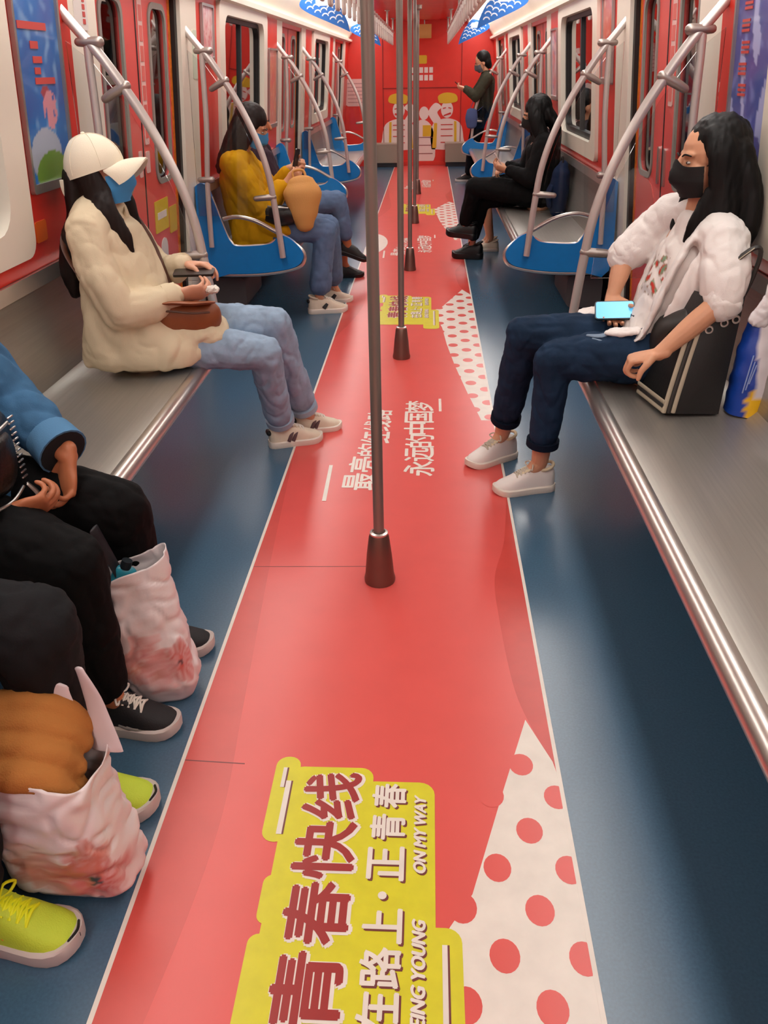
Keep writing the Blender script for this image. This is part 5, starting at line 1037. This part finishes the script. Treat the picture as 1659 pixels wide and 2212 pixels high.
# ================= seated beyond the person in black =================
c = dict(P=(1.03, 7.62, .56), C=(1.09, 7.62, .90), N=(1.08, 7.62, .99), H=(1.04, 7.62, 1.12), f=(-1, 0, -.2), u=(-.2, 0, 1), sh=[(1.09, 7.47, .92), (1.09, 7.77, .92)], el=[(1.0, 7.43, .70), (1.0, 7.80, .70)], wr=[(.84, 7.53, .68), (.84, 7.70, .68)],
         hip=[(.96, 7.54, .55), (.96, 7.70, .55)], kn=[(.62, 7.55, .52), (.62, 7.69, .52)], an=[(.70, 7.56, .12), (.70, 7.70, .12)], toe=[(.60, 7.56, .05), (.60, 7.70, .05)],
         hand=[dict(d=(-.9, .2, -.1), nrm=(0, .1, -1), thumb=-1), dict(d=(-.9, -.2, -.1), nrm=(0, -.1, -1), thumb=1)])
o, L, A = person('person', 'person with bare shins mostly hidden behind the person dressed in black', c, SKIN, .007)
eyes(o, L, A); top_for(c, mat('top_dusk', '#3d3a40', .9), o, 51)
b = MB()
for i in (0, 1): h, k_ = Vector(c['hip'][i]), Vector(c['kn'][i]); b.limb([h, (h+k_)/2, h*.12+k_*.88], [.10, .09, .075])
wear('shorts', b, BLKT, o, .009, 2, .006, 14, 3)
for y in (7.56, 7.70): shoe(o, (.78, y, 0), (.555, y, 0), upper=SHOEC, sole=SOLEW, lace=LACEW)
b = MB(); hair_shell(b, L, A); hair_obj(o, b, HAIR, .008, 14.); rebase(o)
# ================= standing far right =================
c = dict(P=(.90, 12.75, .92), C=(.93, 12.75, 1.27), N=(.92, 12.75, 1.385), H=(.86, 12.74, 1.515), f=(-1, -.1, -.45), u=(-.45, 0, 1), sh=[(.93, 12.57, 1.31), (.93, 12.93, 1.31)], el=[(.78, 12.52, 1.10), (.78, 12.95, 1.11)], wr=[(.64, 12.66, 1.19), (.64, 12.82, 1.20)],
         hip=[(.89, 12.66, .90), (.89, 12.84, .90)], kn=[(.76, 12.66, .50), (.80, 12.84, .48)], an=[(.72, 12.68, .10), (.80, 12.86, .10)], toe=[(.60, 12.68, .05), (.68, 12.86, .05)],
         hand=[dict(d=(-.9, .2, .2), nrm=(.1, .5, .7), thumb=1), dict(d=(-.9, -.2, .2), nrm=(.1, -.5, .7), thumb=-1)])
o, L, A = person('person', 'person standing at the far right in an olive jacket looking at a phone', c, SKIN, .008)
eyes(o, L, A); mask(o, L, A, mat('mask_grey', '#5a6066', .7)); top_for(c, mat('jacket_olive', '#3a3a2e', .85), o, 61, 'jacket', .074); jeans_for(c, mat('trouser_ink', '#12141a', .85), o, 63, (.10, .09, .072, .062, .056), .03)
for h, t in (((.785, 12.67, 0), (.53, 12.68, 0)), ((.86, 12.86, 0), (.61, 12.87, 0))): shoe(o, h, t, upper=BOOTK, sole=SOLEP, lace=LACEW)
b = MB(); hair_shell(b, L, A, 1.05); b.ell(L(0, -.08, -.05), (.05, .04, .07), A); hair_obj(o, b, HAIR, .008, 16.); rebase(o)
phone((.555, 12.74, 1.235), (-.6, 0, .5), (0, 1, 0), 'phone held by the standing person at the far right', SCRD)
t = thing('sling_bag', 'blue grey bag hanging at the side of the standing person', 'bag', (0, 0, 0)); BG = mat('cloth_bluegrey', '#4c5c86', .8)
b = MB(); b.limb([(.735, 12.5, .74), (.73, 12.5, .84), (.735, 12.5, .93)], [(.07, .035), (.085, .045), (.07, .03)], side=(1, 0, 0), n=16); obj('bag_body', b, BG, t); b = MB(); b.limb([(.70, 12.5, .94), (.80, 12.5, 1.15), (.95, 12.6, 1.385), (1.03, 12.75, 1.36), (1.03, 12.72, 1.1), (.82, 12.53, .93)], [(.012, .004)]*6, side=(0, 1, 0), n=8); obj('strap', b, BG, t); rebase(t)

for nm, M in MATS.items():              # cloth has little sheen
    if nm.split('_')[0] in ('coat', 'jean', 'jacket', 'tee', 'denim', 'trouser', 'cloth', 'top', 'hem', 'cap'): M.node_tree.nodes['Principled BSDF'].inputs['Specular IOR Level'].default_value = .15
